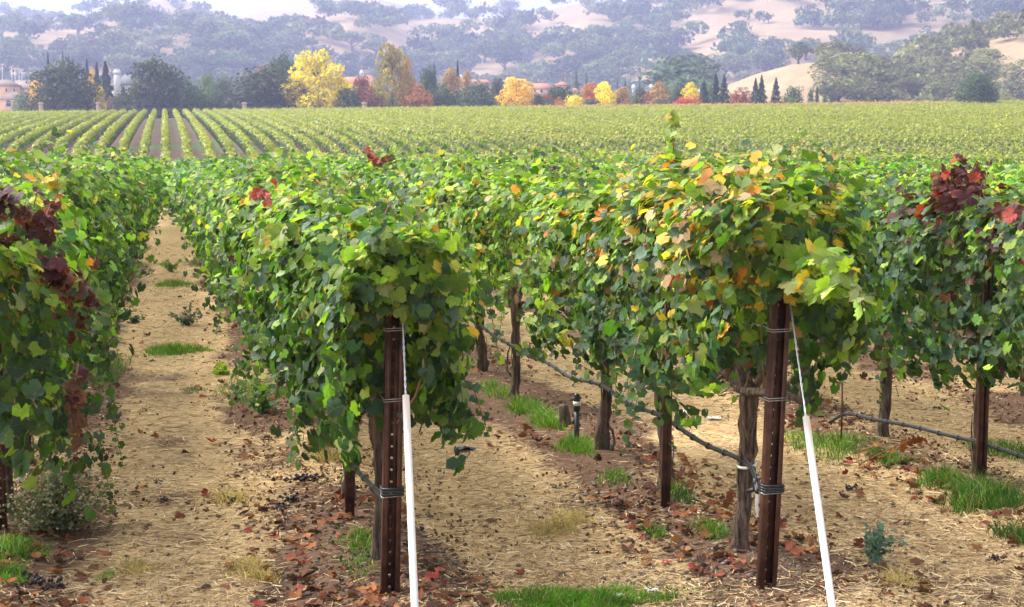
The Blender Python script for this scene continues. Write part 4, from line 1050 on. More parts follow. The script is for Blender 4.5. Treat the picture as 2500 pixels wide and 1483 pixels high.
# ------------------------------------------------------------------ the far vineyard slope: one object for each row
FARROW = []
Y0F, Y1F = 134.0, 331.0
for s in range(10):
    rng = np.random.default_rng(400 + s); n = int((Y1F - Y0F) * 34)
    y = rng.uniform(Y0F, Y1F, n); ph = np.radians(rng.uniform(-50, 230, n))
    vid = np.floor(y / 1.9); jit = vnoise(vid * 7.3, vid * 0 + s, 5 + s)
    gap = np.cos((y / 1.9 - vid - .5) * 6.283) * .55 + (jit - .5) * 1.3
    a = .36 * (1 + .36 * gap); b = .52 * (1 + .28 * gap)
    t = 1 - np.abs(rng.normal(0, .18, n))
    zb = np.interp(y, PY, PZ)
    pos = np.c_[a * np.cos(ph) * t, y, zb + 1.28 + b * np.sin(ph) * t]
    pos[:, 2] += (rng.random(n) < .12) * rng.uniform(0, .35, n)
    nor = nrm(np.c_[np.cos(ph), rng.normal(0, .4, n), np.sin(ph)]) + [0, 0, .40] + rng.normal(0, .34, (n, 3))
    L = dict(pos=pos, nor=nor, tip=rng.normal(0, 1, (n, 3)) + [0, 0, -.5], size=rng.uniform(.15, .28, n))
    h = np.clip((pos[:, 2] - zb - .8) / .9, 0, 1)[:, None]
    h = np.clip((pos[:, 2] - zb - 1.25) / .40, 0, 1)[:, None] * (.6 + .4 * np.clip(.6 + gap, 0, 1))[:, None]
    w = weights(fieldgreen=.60, dark=.40) * (1 - h) + weights(fieldlime=.72, fieldgreen=.22, yellow=.06) * h  # tops lightened, flanks and gaps darkened: row shade painted into the leaf colour
    if s >= 7:                                           # rows whose upper end has turned rust
        turn = np.clip((y - 296 + 5 * np.sin(s)) / 10, 0, 1)[:, None] * .9
        w = w * (1 - turn) + weights(orange=.5, tan=.35, lime=.2) * turn
    L['col'] = (w / w.sum(1, keepdims=True)) @ PC * np.exp(rng.normal(0, .13, (n, 1)))
    fol = join_leaves('foliage', L, LT_QUAD, M['leaf_far'], rng, False)
    st = MB(); yy = np.arange(Y0F, Y1F, 2.0)
    for v in yy:
        z = float(np.interp(v, PY, PZ)); st.add(np.array([(-.04, 0, -.1), (.04, 0, -.1), (0, .05, -.1), (-.03, 0, .95), (.03, 0, .95), (0, .04, .95)]) + [0, v, z], [[0, 1, 4, 3], [1, 2, 5, 4], [2, 0, 3, 5]])
    FARROW.append((fol, st.mesh('trunks', M['bark'])))
X = -80.0; q = 0; prng = random.Random(8); last = -1
while X < 260:
    pool = range(7, 10) if 70 < X < 168 and prng.random() < .85 else range(7)
    j = prng.choice(pool)
    while j == last: j = prng.choice(pool)
    last = j
    side = 'slope before the dark trees, left part' if X < 8 else 'dense slope, right part'
    r = link('vine_row', None, None, (X, 0, 0), 'long yellow-green vine row with bare earth beside it running up the far slope' if X < 14 else 'yellow-green vine row merging with its neighbours on the broad far slope', 'vine row', 'open vine rows on the far slope' if X < 14 else 'merging vine rows on the far slope')
    sc = float(1 + 0.27 * np.clip(X / 180.0, -.6, 1.4))
    f = link('foliage', FARROW[j][0], r, kind='stuff'); t = link('trunks', FARROW[j][1], r, kind='stuff')
    f.scale.z = t.scale.z = sc
    g = .92 + .16 * prng.random(); f.color = (g * (1 + .1 * prng.random()), g, g, 1)
    X += 2.0; q += 1

# ------------------------------------------------------------------ tree builders (unit height, unit width)
def cards(rng, c, n_, size, asp=1.0):
    n = len(c); n_ = nrm(n_); r = nrm(rng.normal(0, 1, (n, 3))); u = nrm(np.cross(n_, r)); v = np.cross(n_, u)
    s = size * rng.uniform(.6, 1.3, n)
    u = u * s[:, None]; v = v * (s * asp)[:, None]; k = n_ * (s * .25)[:, None]
    V = np.stack([c - u, c - v * .6 - k, c + u, c + v * .6 - k], 1).reshape(-1, 3)
    i = np.arange(n)[:, None] * 4
    return V, np.concatenate([i + [0, 1, 2], i + [0, 2, 3]])
def crown_mesh(seed, n, kind, card):
    rng = np.random.default_rng(seed)
    if kind == 'conifer':
        z = rng.random(n) ** 1.35; a = rng.uniform(0, 6.28, n); tier = .78 + .22 * np.sin(z * 42 + a * .5)
        r = .5 * (1 - z) ** .85 * tier * np.sqrt(rng.uniform(.35, 1, n)) + .012
        c = np.c_[r * np.cos(a), r * np.sin(a), .05 + .95 * z - .10 * r]
        nn = np.c_[np.cos(a), np.sin(a), np.full(n, .7)] + rng.normal(0, .5, (n, 3)); br = np.exp(rng.normal(0, .25, n))
    else:
        lobes = []
        if kind == 'oak':
            m = 26
            for q in range(m):
                t = rng.random(); a = q * 2.399; rr = math.sqrt(1 - (1 - q / m) ** 2) if q < m * .6 else rng.uniform(.6, .95)
                zc = .82 - .62 * (q / m); lobes.append((.30 * rr * math.cos(a), .30 * rr * math.sin(a), zc * .92 + rng.normal(0, .03), rng.uniform(.14, .23), rng.uniform(.10, .17)))
            lobes.append((0, 0, .5, .30, .30))
        elif kind == 'tall':
            m = 22
            for q in range(m):
                z = .22 + .70 * (q + .5) / m; w = .5 * (1 - ((z - .45) / .62) ** 2) ** .8 if abs(z - .45) < .6 else .1
                a = q * 2.399; o = max(.0, w - .17) * rng.uniform(.5, 1.1); lobes.append((o * math.cos(a), o * math.sin(a), z, rng.uniform(.12, .19), rng.uniform(.08, .13)))
            lobes.append((0, 0, .5, .2, .34))
        elif kind == 'flat':                             # spreading valley oak on the hills
            for q in range(13):
                a = q * 2.399; o = .33 * math.sqrt((q + .3) / 13); lobes.append((o * math.cos(a), o * math.sin(a), .70 - .55 * o + rng.normal(0, .05), rng.uniform(.14, .22), rng.uniform(.13, .22)))
        else:                                            # bush
            for q in range(12):
                a = q * 2.399; o = .30 * math.sqrt((q + .2) / 12); lobes.append((o * math.cos(a), o * math.sin(a), .55 - .5 * o + rng.normal(0, .06), rng.uniform(.16, .24), rng.uniform(.2, .32)))
            lobes.append((0, 0, .3, .38, .3))
        lb = np.array(lobes); wgt = lb[:, 3] * (lb[:, 3] + lb[:, 4]); li = rng.choice(len(lb), n, p=wgt / wgt.sum())
        d = nrm(rng.normal(0, 1, (n, 3)) + [0, 0, .25]); rad = rng.uniform(.45, 1.06, n) ** .5
        c = lb[li, :3] + d * rad[:, None] * lb[li][:, [3, 3, 4]]
        lob_b = np.exp(rng.normal(0, .16, len(lb)))
        nn = d + rng.normal(0, .55, (n, 3)) + [0, 0, .2]; br = lob_b[li] * np.exp(rng.normal(0, .22, n))
        c[:, 2] = np.maximum(c[:, 2], .02)
    if kind not in ('flat',):
        c[:, 2] = (c[:, 2] - max(0, np.percentile(c[:, 2], 1) - (.12 if kind == 'tall' else .03))) ; c[:, 2] *= 1 / np.percentile(c[:, 2], 99.7)
        for ax in (0, 1): c[:, ax] *= .49 / np.percentile(np.abs(c[:, ax]), 99)
    else:
        c[:, :2] *= .49 / np.percentile(np.abs(c[:, :2]), 99); c[:, 2] *= 1 / np.percentile(c[:, 2], 99.5)
    V, F = cards(rng, c, nn, card)
    colr = br[:, None] * np.exp(rng.normal(0, .09, (n, 3)))
    return mesh_np('crown', V, F, np.repeat(colr, 4, 0), None, (M['tree_leaf'],))
def wood_mesh(seed, kind):
    rng = np.random.default_rng(seed); mb = MB()
    top = {'conifer': .95, 'oak': .5, 'tall': .75, 'flat': .42, 'bush': .3}[kind]; r = {'conifer': .03, 'oak': .045, 'tall': .035, 'flat': .05, 'bush': .03}[kind]
    t = np.linspace(0, 1, 5); P = np.c_[.02 * np.sin(t * 3), .02 * np.sin(t * 4), -.06 + t * (top + .06)]
    mb.tube(P, r * (1.25 - .8 * t), 7)
    if kind != 'conifer':
        for q in range(6):
            a = q * 1.05 + rng.uniform(0, .5); z = top * rng.uniform(.45, .9); l = rng.uniform(.22, .36)
            Q = np.array([(0, 0, z), (math.cos(a) * l * .5, math.sin(a) * l * .5, z + .13), (math.cos(a) * l, math.sin(a) * l, z + .28)]); mb.tube(Q, [r * .5, r * .35, r * .15], 5)
    return mb.mesh('trunk', M['tree_bark'], True)
TREE = {}
for kind, n, card, nv in (('oak', 3600, .030, 3), ('tall', 2600, .030, 4), ('conifer', 1500, .040, 3), ('bush', 1100, .045, 3)):
    TREE[kind] = [(crown_mesh(500 + 13 * v + len(kind), n, kind, card), wood_mesh(520 + v, kind)) for v in range(nv)]
HILLT = [(crown_mesh(600 + v, 620, 'flat', .055), wood_mesh(620 + v, 'flat')) for v in range(6)] + [(crown_mesh(630 + v, 620, 'oak', .052), wood_mesh(640 + v, 'oak')) for v in range(3)]
def put_tree(kind, var, P, w, h, colr, label, group, name='tree', cat_='tree', rz=0.0):
    r = link(name, None, None, P, label, cat_, group); r.rotation_euler.z = rz
    cm, tm = (HILLT[var % len(HILLT)] if kind == 'hill' else TREE[kind][var % len(TREE[kind])])
    c = link('crown', cm, r, color=colr); t = link('trunk', tm, r)
    c.scale = (w, w, h); t.scale = (w if kind != 'tall' else w * .6, w if kind != 'tall' else w * .6, h)
    return r
TC = dict(oak=(.052, .064, .022), green=(.062, .105, .030), grey=(.085, .115, .065), bright=(.13, .20, .03), conifer=(.020, .042, .026), yellow=(.80, .62, .020), gold=(.74, .46, .028),
          olive=(.36, .27, .030), orange=(.52, .20, .035), rust=(.28, .085, .035), red=(.52, .05, .04), tan=(.44, .26, .08), plum=(.08, .03, .04), pale=(.16, .20, .10), hedge=(.16, .085, .04))
MID = [  # x, top y, width px, kind, colour, distance, description
    (158, 150, 168, 'oak', 'oak', 352, 'large dark round oak beside the peach house'), (380, 149, 150, 'oak', 'oak', 352, 'large dark round oak right of the white chimney house'),
    (650, 165, 200, 'oak', 'oak', 356, 'wide low dark oak left of the tall yellow tree'), (462, 198, 52, 'bush', 'green', 358, 'lighter green bushy tree on the right flank of an oak'),
    (117, 134, 20, 'conifer', 'conifer', 400, 'small conifer tip above the left oak'), (153, 132, 18, 'conifer', 'conifer', 402, 'pointed conifer tip above the middle of the left oak'),
    (168, 139, 12, 'conifer', 'conifer', 404, 'tiny conifer tip just right of another above the left oak'), (212, 150, 26, 'conifer', 'conifer', 398, 'dark conifer behind the right side of the left oak'),
    (236, 158, 30, 'conifer', 'conifer', 372, 'tall dark conifer left of the white chimney'), (257, 156, 46, 'conifer', 'conifer', 366, 'broad dark conifer beside the white chimney house'),
    (225, 172, 34, 'tall', 'gold', 395, 'yellow leaved tree peeping behind the left oak'), (88, 196, 36, 'tall', 'gold', 390, 'golden tree between peach house and oak'),
    (243, 212, 36, 'tall', 'yellow', 350, 'small bright yellow-green tree right of the left oak'), (285, 234, 80, 'bush', 'hedge', 362, 'low rusty brown hedge before the white chimney house'),
    (508, 182, 50, 'tall', 'bright', 400, 'fresh light green tree behind the grey roofed cottage'), (546, 188, 56, 'oak', 'grey', 370, 'pale grey-green tree beside the wide oak'),
    (692, 137, 92, 'oak', 'green', 420, 'rounded green tree rising behind the wide oak'), (635, 166, 16, 'tall', 'red', 410, 'small red tree tip above the wide oak'),
    (775, 128, 150, 'tall', 'yellow', 352, 'tall bright yellow tree left of centre'), (720, 178, 60, 'tall', 'yellow', 354, 'lower yellow tree merging with the tall yellow one'), (835, 190, 62, 'tall', 'yellow', 350, 'yellow-green tree on the right flank of the tall yellow tree'),
    (850, 214, 60, 'bush', 'green', 348, 'green shrub under the yellow tree'), (886, 188, 62, 'tall', 'rust', 356, 'rust-red tree between the yellow and the olive tree'), (905, 214, 60, 'bush', 'rust', 348, 'dark rust shrub left of the olive tree'),
    (958, 113, 104, 'tall', 'olive', 352, 'tall olive-gold tree with bare trunk near the centre'), (992, 150, 46, 'tall', 'orange', 358, 'orange tinted tree leaning on the tall olive one'),
    (1020, 205, 80, 'bush', 'orange', 348, 'low orange and green tree right of the olive tree'), (1045, 164, 56, 'oak', 'green', 372, 'dark green tree behind the low orange one'),
    (1060, 160, 18, 'conifer', 'conifer', 400, 'dark conifer tip right of the olive tree'), (1082, 206, 64, 'bush', 'green', 350, 'green shrub below the pale orange trees'),
    (1100, 168, 66, 'tall', 'tan', 380, 'pale orange tree behind green shrubs near the centre'), (1117, 153, 20, 'conifer', 'conifer', 410, 'narrow conifer behind the pale orange tree'), (1140, 178, 40, 'tall', 'tan', 385, 'second pale orange tree right of the conifer'),
    (1167, 200, 100, 'oak', 'grey', 354, 'grey-green rounded tree right of centre'), (1215, 190, 34, 'bush', 'oak', 380, 'dark green tree next to the golden one'),
    (1262, 192, 90, 'tall', 'gold', 350, 'golden orange tree before the terracotta house'), (1315, 228, 32, 'bush', 'oak', 350, 'dark shrub at the left foot of the terracotta house'),
    (1366, 210, 50, 'bush', 'oak', 358, 'dark green tree in front of the terracotta house'), (1366, 239, 36, 'bush', 'orange', 345, 'small orange shrub before the terracotta house'),
    (1402, 234, 48, 'bush', 'yellow', 346, 'yellow-green shrub before the right wing of the terracotta house'), (1340, 244, 40, 'bush', 'green', 345, 'low green shrub beneath the terracotta house'),
    (1380, 180, 12, 'conifer', 'tan', 520, 'brownish conifer behind the terracotta house'), (1407, 178, 24, 'conifer', 'grey', 500, 'grey-green conifer right of the terracotta tower'), (1432, 181, 22, 'conifer', 'grey', 505, 'second grey-green conifer right of the terracotta tower'),
    (1440, 204, 56, 'tall', 'orange', 362, 'orange topped tree right of the terracotta house'), (1447, 228, 16, 'bush', 'red', 346, 'tiny vivid red shrub'), (1442, 240, 50, 'bush', 'grey', 344, 'grey-green shrub below the orange topped tree'),
    (1475, 203, 60, 'tall', 'yellow', 350, 'bright yellow tree left of the grey roofed house'), (1520, 214, 50, 'tall', 'tan', 358, 'tan orange tree before the left chimney'), (1510, 238, 14, 'bush', 'plum', 346, 'tiny dark purple shrub'),
    (1507, 197, 14, 'conifer', 'grey', 520, 'faint conifer left of the grey roofed house'), (1527, 197, 14, 'conifer', 'conifer', 500, 'dark conifer left of the left chimney'), (1562, 199, 12, 'conifer', 'conifer', 500, 'dark conifer between the two chimneys'),
    (1560, 242, 60, 'bush', 'oak', 346, 'dark low hedge before the grey roof'), (1610, 202, 60, 'tall', 'tan', 362, 'tan tree in front of the grey roof'), (1616, 243, 50, 'bush', 'grey', 346, 'grey-green shrub right of the right chimney'),
    (1646, 205, 44, 'oak', 'pale', 420, 'pale green tree behind the tan one'), (1660, 214, 40, 'bush', 'oak', 366, 'dark shrub left of the small yellow tree'), (1688, 204, 50, 'tall', 'yellow', 356, 'small bright yellow tree before the dark conifers'),
    (1670, 236, 52, 'bush', 'red', 346, 'vivid red shrub below the small yellow tree'), (1695, 232, 40, 'bush', 'orange', 347, 'pinkish orange shrub beside the red one'),
    (1719, 199, 28, 'conifer', 'conifer', 352, 'shorter dark conifer, first of three'), (1748, 182, 30, 'conifer', 'conifer', 350, 'tall dark conifer, middle of three'), (1768, 185, 30, 'conifer', 'conifer', 352, 'tall dark conifer, last of three'),
    (1735, 200, 40, 'bush', 'pale', 380, 'pale green tree behind the three conifers'), (1808, 214, 60, 'bush', 'rust', 356, 'dull red bush between two conifer groups'), (1845, 194, 26, 'conifer', 'conifer', 350, 'dark conifer left of a taller pair mate'), (1860, 187, 28, 'conifer', 'conifer', 350, 'taller dark conifer of the right pair'), (1895, 193, 28, 'conifer', 'conifer', 350, 'single dark conifer before the golden knoll'),
    (1938, 212, 44, 'bush', 'green', 360, 'light green bush at the foot of the golden knoll'), (1980, 216, 16, 'bush', 'green', 370, 'small round bush on the golden knoll'), (1995, 212, 14, 'conifer', 'conifer', 358, 'small pointed conifer at the foot of the golden knoll'), (2014, 232, 14, 'bush', 'green', 354, 'tiny shrub at the field edge below the knoll'), (2031, 227, 16, 'bush', 'grey', 356, 'tiny pale shrub at the field edge below the knoll'),
    (2390, 179, 92, 'oak', 'green', 352, 'solitary dark round oak at the right field edge'), (1925, 236, 40, 'bush', 'bright', 350, 'yellow-green low shrub by the single conifer'),
]
brng = random.Random(31)
for px in range(60, 1720, 27):                          # the undergrowth closing the belt
    MID.append((px + brng.uniform(-8, 8), brng.uniform(222, 246) - .008 * px, brng.uniform(40, 66), 'bush', brng.choice(['oak', 'green', 'green', 'grey', 'oak', 'pale', 'rust' if px > 800 else 'green']), brng.uniform(358, 385), 'low shrub filling the gaps beneath the taller trees of the belt'))
for q, (px, py, w, kind, colr, D, lab) in enumerate(MID):
    if kind == 'conifer': w *= 1.3
    T = at_dist(px, py, D); zb = float(far_z(T[0], T[1])); s = PF / D
    put_tree(kind, q, (T[0], T[1], zb), w / s * 1.05, (T[2] - zb) * 1.02, np.array(TC[colr]) * (1.0 if kind != 'conifer' else 1.2) * .9, lab, 'trees along the far field edge', {'bush': 'shrub', 'conifer': 'conifer', 'oak': 'oak_tree', 'tall': 'autumn_tree'}[kind], {'bush': 'shrub'}.get(kind, 'tree'), q * 1.7)

# ------------------------------------------------------------------ houses
M['peach'] = simple('peach_stucco', (.58, .34, .19), .9, .06, 2, bump=.1); M['cream'] = simple('cream_stucco', (.56, .48, .38), .9, .05, 2, bump=.1)
M['whitewall'] = simple('white_stucco', (.62, .61, .60), .9, .04, 2, bump=.1); M['glass'] = simple('window_glass', (.05, .06, .075), .15, .1, 3, bump=0, spec=.6)
M['frame'] = simple('window_frame', (.75, .72, .68), .6, .03, 5, bump=0)
def tile_mat(name, a, b):
    m, n, l, p, out = newmat(name); tc = n.new('ShaderNodeTexCoord'); wv = n.new('ShaderNodeTexWave'); wv.inputs['Scale'].default_value = .9; wv.inputs['Distortion'].default_value = .6
    l.new(tc.outputs['Object'], wv.inputs['Vector']); nz = noise(n, l, 1.5, 4)
    c = mixrgb(n, l, a, b, wv.outputs['Fac']); c = mixrgb(n, l, c, tuple(v * .7 for v in a), mth(n, l, 'MULTIPLY', nz.outputs['Fac'], .4)); l.new(c, p.inputs['Base Color']); p.inputs['Roughness'].default_value = .9
    return m
M['tile'] = tile_mat('brown_roof_tile', (.13, .09, .065), (.24, .17, .13)); M['terra'] = tile_mat('terracotta_tile', (.32, .12, .07), (.42, .18, .11)); M['slate'] = tile_mat('grey_shingle', (.10, .10, .11), (.15, .15, .16))
class House:
    """a house in its own frame: x across the view, y away, built from pixel sizes at its distance"""
    def __init__(s, name, px, D, label):
        s.D, s.px, s.s = D, px, PF / D
        P = at_dist(px, 262, D); s.P = np.array([P[0], P[1], float(far_z(P[0], P[1]))])
        s.root = link(name, None, None, s.P, label, 'house'); s.root.rotation_euler.z = -math.atan2(P[0], P[1])
    def zx(s, px, py): return (px - s.px) / s.s, at_dist(px, py, s.D)[2] - s.P[2]
    def block(s, x0, x1, ytop, mat, depth=8, y=0, ybot=None):
        a, zt = s.zx(x0, ytop); b, _ = s.zx(x1, ytop); zb = -.3 if ybot is None else s.zx(x0, ybot)[1]
        return link('wall', MB().box(((a + b) / 2, y + depth / 2, (zt + zb) / 2), (b - a, depth, zt - zb)).mesh('wall', mat), s.root)
    def hip(s, x0, x1, yeave, yridge, mat, depth=8, y=0, ridge=.4, over=.5):
        a, ze = s.zx(x0, yeave); b, _ = s.zx(x1, yeave); _, zr = s.zx(x0, yridge); c = (a + b) / 2; h = (b - a) / 2 * ridge; ym = y + depth / 2
        V = [(a, y - over, ze), (b, y - over, ze), (b, y + depth + over, ze), (a, y + depth + over, ze), (c - h, ym, zr), (c + h, ym, zr), (a, y - over, ze - .2), (b, y - over, ze - .2), (b, y + depth + over, ze - .2), (a, y + depth + over, ze - .2)]
        F4 = np.array([[0, 1, 5, 4], [2, 3, 4, 5], [0, 6, 7, 1], [1, 7, 8, 2], [2, 8, 9, 3], [3, 9, 6, 0], [6, 9, 8, 7]]); F3 = np.array([[1, 2, 5], [3, 0, 4]])
        mb = MB().add(V, F4); mb.F3.append(F3)
        return link('roof', mb.mesh('roof', mat), s.root)
    def window(s, px, py, w, h, y=0, arch=False):
        x, z = s.zx(px, py); W, Hh = w / s.s, h / s.s
        f = MB()
        t = .10
        for dx, dz, a, b in ((-W / 2, 0, t, Hh + t), (W / 2, 0, t, Hh + t), (0, Hh / 2, W - t, t), (0, -Hh / 2, W - t, t)): f.box((x + dx, y - .05, z + dz), (a, .12, b))
        wi = link('window', f.mesh('window', M['frame']), s.root)
        pb = MB().box((x, y - .02, z), (W - t, .05, Hh - t))
        if arch: pb.tube([(x, y - .045, z + Hh / 2 - .1), (x, y - .02, z + Hh / 2 - .1)], W / 2, 14)
        link('pane', pb.mesh('pane', M['glass']), wi)
    def chimney(s, x0, x1, ytop, ybot, mat, y=-.4, d=1.1):
        a, zt = s.zx(x0, ytop); b, zb = s.zx(x1, ybot)
        w = b - a
        ch = link('chimney', MB().box(((a + b) / 2, y, (zt + zb) / 2), (w * .82, d * .85, zt - zb)).mesh('chimney', mat), s.root)
        link('chimney_cap', MB().box(((a + b) / 2, y, zt - .75), (w, d, .9)).box(((a + b) / 2, y, zt + .05), (w * .7, d * .7, .5)).mesh('chimney_cap', mat), ch)
h = House('house', 40, 560, 'peach stucco house with brown tiled hip roofs at the left edge')
h.block(-14, 50, 207, M['peach'], 9, 4); h.hip(-18, 53, 208, 192, M['tile'], 9, 4, .25); h.block(50, 88, 214, M['peach'], 9, 5.5); h.hip(44, 92, 215, 198, M['tile'], 9, 5.5, .6)
h.block(-6, 76, 243, M['peach'], 6, -3); h.hip(-9, 80, 244, 224, M['tile'], 6, -3, .12)
for px, py, y in ((19, 219, 4), (36, 219, 4), (53, 226, 5.5), (64, 227, 5.5)): h.window(px, py, 4.5, 8, y)
h.window(23, 257, 12, 9, -3, True); h.window(47, 258, 7, 8, -3)
h = House('house', 62, 640, 'pale flat-roofed building behind the peach house'); h.block(40, 90, 197, M['cream'], 8); h.hip(39, 91, 196.5, 195, M['cream'], 8, 0, .9, .2)
h = House('house', 300, 430, 'white stucco house with tall white chimney between two oaks')
h.block(287, 330, 205, M['whitewall'], 8); h.hip(284, 345, 206, 180, M['slate'], 8, 0, .3); h.block(274, 287, 210, M['whitewall'], 6, 1); h.hip(272, 290, 211, 200, M['slate'], 6, 1, .3)
h.window(302, 220, 8, 14); h.window(303, 248, 12, 8, 0, True); h.chimney(279, 298, 172, 245, M['whitewall'], -.65)
h = House('house', 505, 420, 'low pale cottage with greenish grey roof between oaks'); h.block(484, 530, 245, M['whitewall'], 7); h.hip(478, 536, 246, 222, M['slate'], 7, 0, .25); h.window(497, 254, 9, 8); h.window(518, 254, 8, 8); h.chimney(489, 498, 212, 235, M['whitewall'], 2)
h = House('house', 880, 520, 'terracotta roofed house with white chimney behind the yellow tree'); h.block(836, 922, 205, M['cream'], 9); h.hip(830, 890, 206, 186, M['terra'], 9, 0, .5); h.hip(868, 926, 207, 181, M['terra'], 9, 2, .3); h.chimney(878, 889, 173, 195, M['whitewall'], 1.5); h.window(862, 214, 8, 7); h.window(905, 214, 8, 7)
h = House('house', 1165, 560, 'terracotta roof edge with small white vent near the centre'); h.block(1122, 1200, 203, M['cream'], 9); h.hip(1116, 1206, 204, 193, M['terra'], 9, 0, .6); h.chimney(1121, 1130, 184, 200, M['whitewall'], 1)
h = House('house', 1350, 480, 'cream house with terracotta roofs and square tower')
h.block(1294, 1346, 216, M['cream'], 9, 1); h.hip(1286, 1352, 217, 202, M['terra'], 9, 1, .55); h.block(1354, 1388, 208, M['cream'], 8, 0); h.hip(1350, 1392, 208.5, 198, M['terra'], 8, 0, .1); h.block(1388, 1412, 224, M['cream'], 8, 1); h.hip(1386, 1418, 225, 214, M['terra'], 8, 1, .3); h.block(1330, 1356, 238, M['cream'], 3, -2.5); h.hip(1326, 1360, 239, 230, M['terra'], 3, -2.5, .4)
for px, py, y in ((1306, 223, 1), (1322, 223, 1), (1372, 218, 0), (1382, 218, 0), (1398, 232, 1), (1406, 232, 1)): h.window(px, py, 6, 7, y)
h = House('house', 1600, 440, 'house with broad grey roof and two white chimneys'); h.block(1556, 1640, 240, M['cream'], 9); h.hip(1546, 1652, 241, 207, M['slate'], 9, 0, .3); h.chimney(1542, 1552, 208, 240, M['whitewall'], 2.0); h.chimney(1584, 1595, 209, 246, M['whitewall'], -.7); h.window(1572, 250, 8, 8); h.window(1620, 250, 8, 8)
h = House('house', 1706, 480, 'tiny white gable seen beside the dark conifers'); h.block(1702, 1710, 228, M['whitewall'], 4); h.hip(1701.5, 1710.5, 229, 212, M['whitewall'], 4, 0, .05, .1)
# gate pillars and masts
for px, lab in ((100, 'terracotta capped stone pillar before the left oak'), (240, 'stone gate pillar right of the left oak'), (597, 'stone gate pillar before the wide oak'), (1040 - 150, 'pale stone pillar below the rust-red tree')):
    P = at_dist(px, 254, 340); zb = float(far_z(P[0], P[1]))
    r = link('gate_pillar', None, None, (P[0], P[1], zb), lab, 'pillar', 'stone pillars at the field edge'); hh = P[2] - zb
    link('shaft', MB().box((0, 0, hh / 2), (.85, .85, hh)).mesh('shaft', simple('sandstone', (.42, .29, .20), .9, .3, 4)), r); link('capstone', MB().box((0, 0, hh + .1), (1.1, 1.1, .22)).box((0, 0, hh + .27), (.75, .75, .14)).mesh('capstone', M['cream']), r)
for k, (px, yt) in enumerate(((5, 158), (28, 164), (36, 168), (46, 168), (53, 171))):
    P = at_dist(px, yt, 700); zb = float(far_z(P[0], P[1]))
    r = link('light_mast', None, None, (P[0], P[1], zb), f'thin white mast above the peach house, {ORD[k]} from the left edge', 'mast', 'white masts behind the peach house'); hh = P[2] - zb
    link('pole', MB().tube([(0, 0, 0), (0, 0, hh)], [.16, .10], 6).mesh('pole', M['whitewall']), r); link('head', MB().box((0, 0, hh), (1.5, .3, .3)).mesh('head', M['whitewall']), r)
# low wall of the estate
for k, (x0, x1) in enumerate(((60, 232), (248, 590), (604, 900))):
    a = at_dist(x0, 262, 341); b = at_dist(x1, 262, 341); m = (a + b) / 2; ln = float(np.hypot(*(b - a)[:2])); zb = float(far_z(m[0], m[1]))
    top = a[2] - zb + .1
    w = link('garden_fence', None, None, (m[0], m[1], zb), ['dark low fence before the left oak', 'dark low fence between the two stone pillars', 'dark low fence before the wide oak and yellow tree'][k], 'fence', 'fences along the field edge'); w.rotation_euler.z = math.atan2(b[1] - a[1], b[0] - a[0])
    fb = MB()
    for zz in (.45, .9): fb.box((0, 0, top * zz), (ln, .06, .12))
    link('rail', fb.mesh('rail', M['tree_bark']), w)
    pb = MB()
    for v in np.arange(-ln / 2, ln / 2 + .1, 2.4): pb.box((v, .08, top / 2), (.14, .1, top))
    link('pickets', pb.mesh('pickets', M['tree_bark']), w, kind='stuff')

# ------------------------------------------------------------------ hills
LAYERS = [  # distance, foot width, crest seen at (x, y)
    (540, 130, [(1660, 262), (1720, 240), (1780, 210), (1850, 184), (1930, 162), (2000, 156), (2080, 172), (2150, 192), (2250, 220), (2350, 245), (2450, 262)]),
    (640, 190, [(2040, 262), (2110, 232), (2160, 195), (2230, 150), (2300, 130), (2400, 106), (2500, 82), (2700, 45), (3300, 20)]),
    (900, 380, [(-900, 40), (-500, 70), (-200, 92), (0, 88), (100, 87), (200, 81), (290, 57), (340, 63), (400, 81), (520, 85), (600, 97), (700, 122), (800, 172), (900, 220)]),
    (960, 380, [(400, 200), (500, 140), (600, 91), (700, 57), (800, 34), (850, 34), (900, 47), (960, 67), (1050, 107), (1130, 142), (1220, 190)]),
    (980, 260, [(1060, 190), (1120, 130), (1180, 84), (1270, 54), (1320, 67), (1370, 96), (1450, 150), (1520, 200)]),
    (800, 220, [(1450, 220), (1500, 165), (1560, 126), (1610, 121), (1680, 150), (1760, 205)]),
    (860, 260, [(1620, 200), (1720, 150), (1800, 120), (1880, 118), (1960, 140), (2060, 180)]),
    (920, 320, [(1900, 170), (2020, 120), (2120, 70), (2230, 20), (2300, 2), (2380, 26), (2500, 70), (2620, 120), (2750, 180)]),
    (1200, 640, [(600, 220), (700, 140), (850, 80), (900, 46), (960, 39), (1067, 37), (1170, 38), (1290, 26), (1430, 3), (1520, 4), (1620, -2), (1750, -45), (1900, -75), (2200, -100), (2600, -110), (3300, -120)]),
    (1280, 440, [(-900, -60), (-400, -30), (-200, -5), (0, 8), (80, 18), (150, 17), (243, 2), (330, -22), (400, -28), (470, -18), (515, 1), (600, 48), (700, 79), (760, 93), (850, 130), (950, 190)]),
    (1750, 520, [(200, 80), (480, 42), (590, 19), (660, 8), (740, 0), (800, -15), (870, -22), (940, -12), (990, 0), (1067, 36), (1150, 75), (1300, 150)]),
]
def bearing(P): return math.atan2(P[0], P[1])
LAY = []
for D, wf, pts in LAYERS:
    far_k = 1.5 if D > 700 else 1.12
    D, wf = D * far_k, wf * far_k
    if D > 1600: pts = [(x, y + (36 if x < 560 else 26)) for x, y in pts]
    elif D > 700: pts = [(x, y + 3) for x, y in pts]
    Q = [at_dist(x, y, D) for x, y in pts]; LAY.append((D, wf, np.array([bearing(q) for q in Q]), np.array([q[2] for q in Q])))
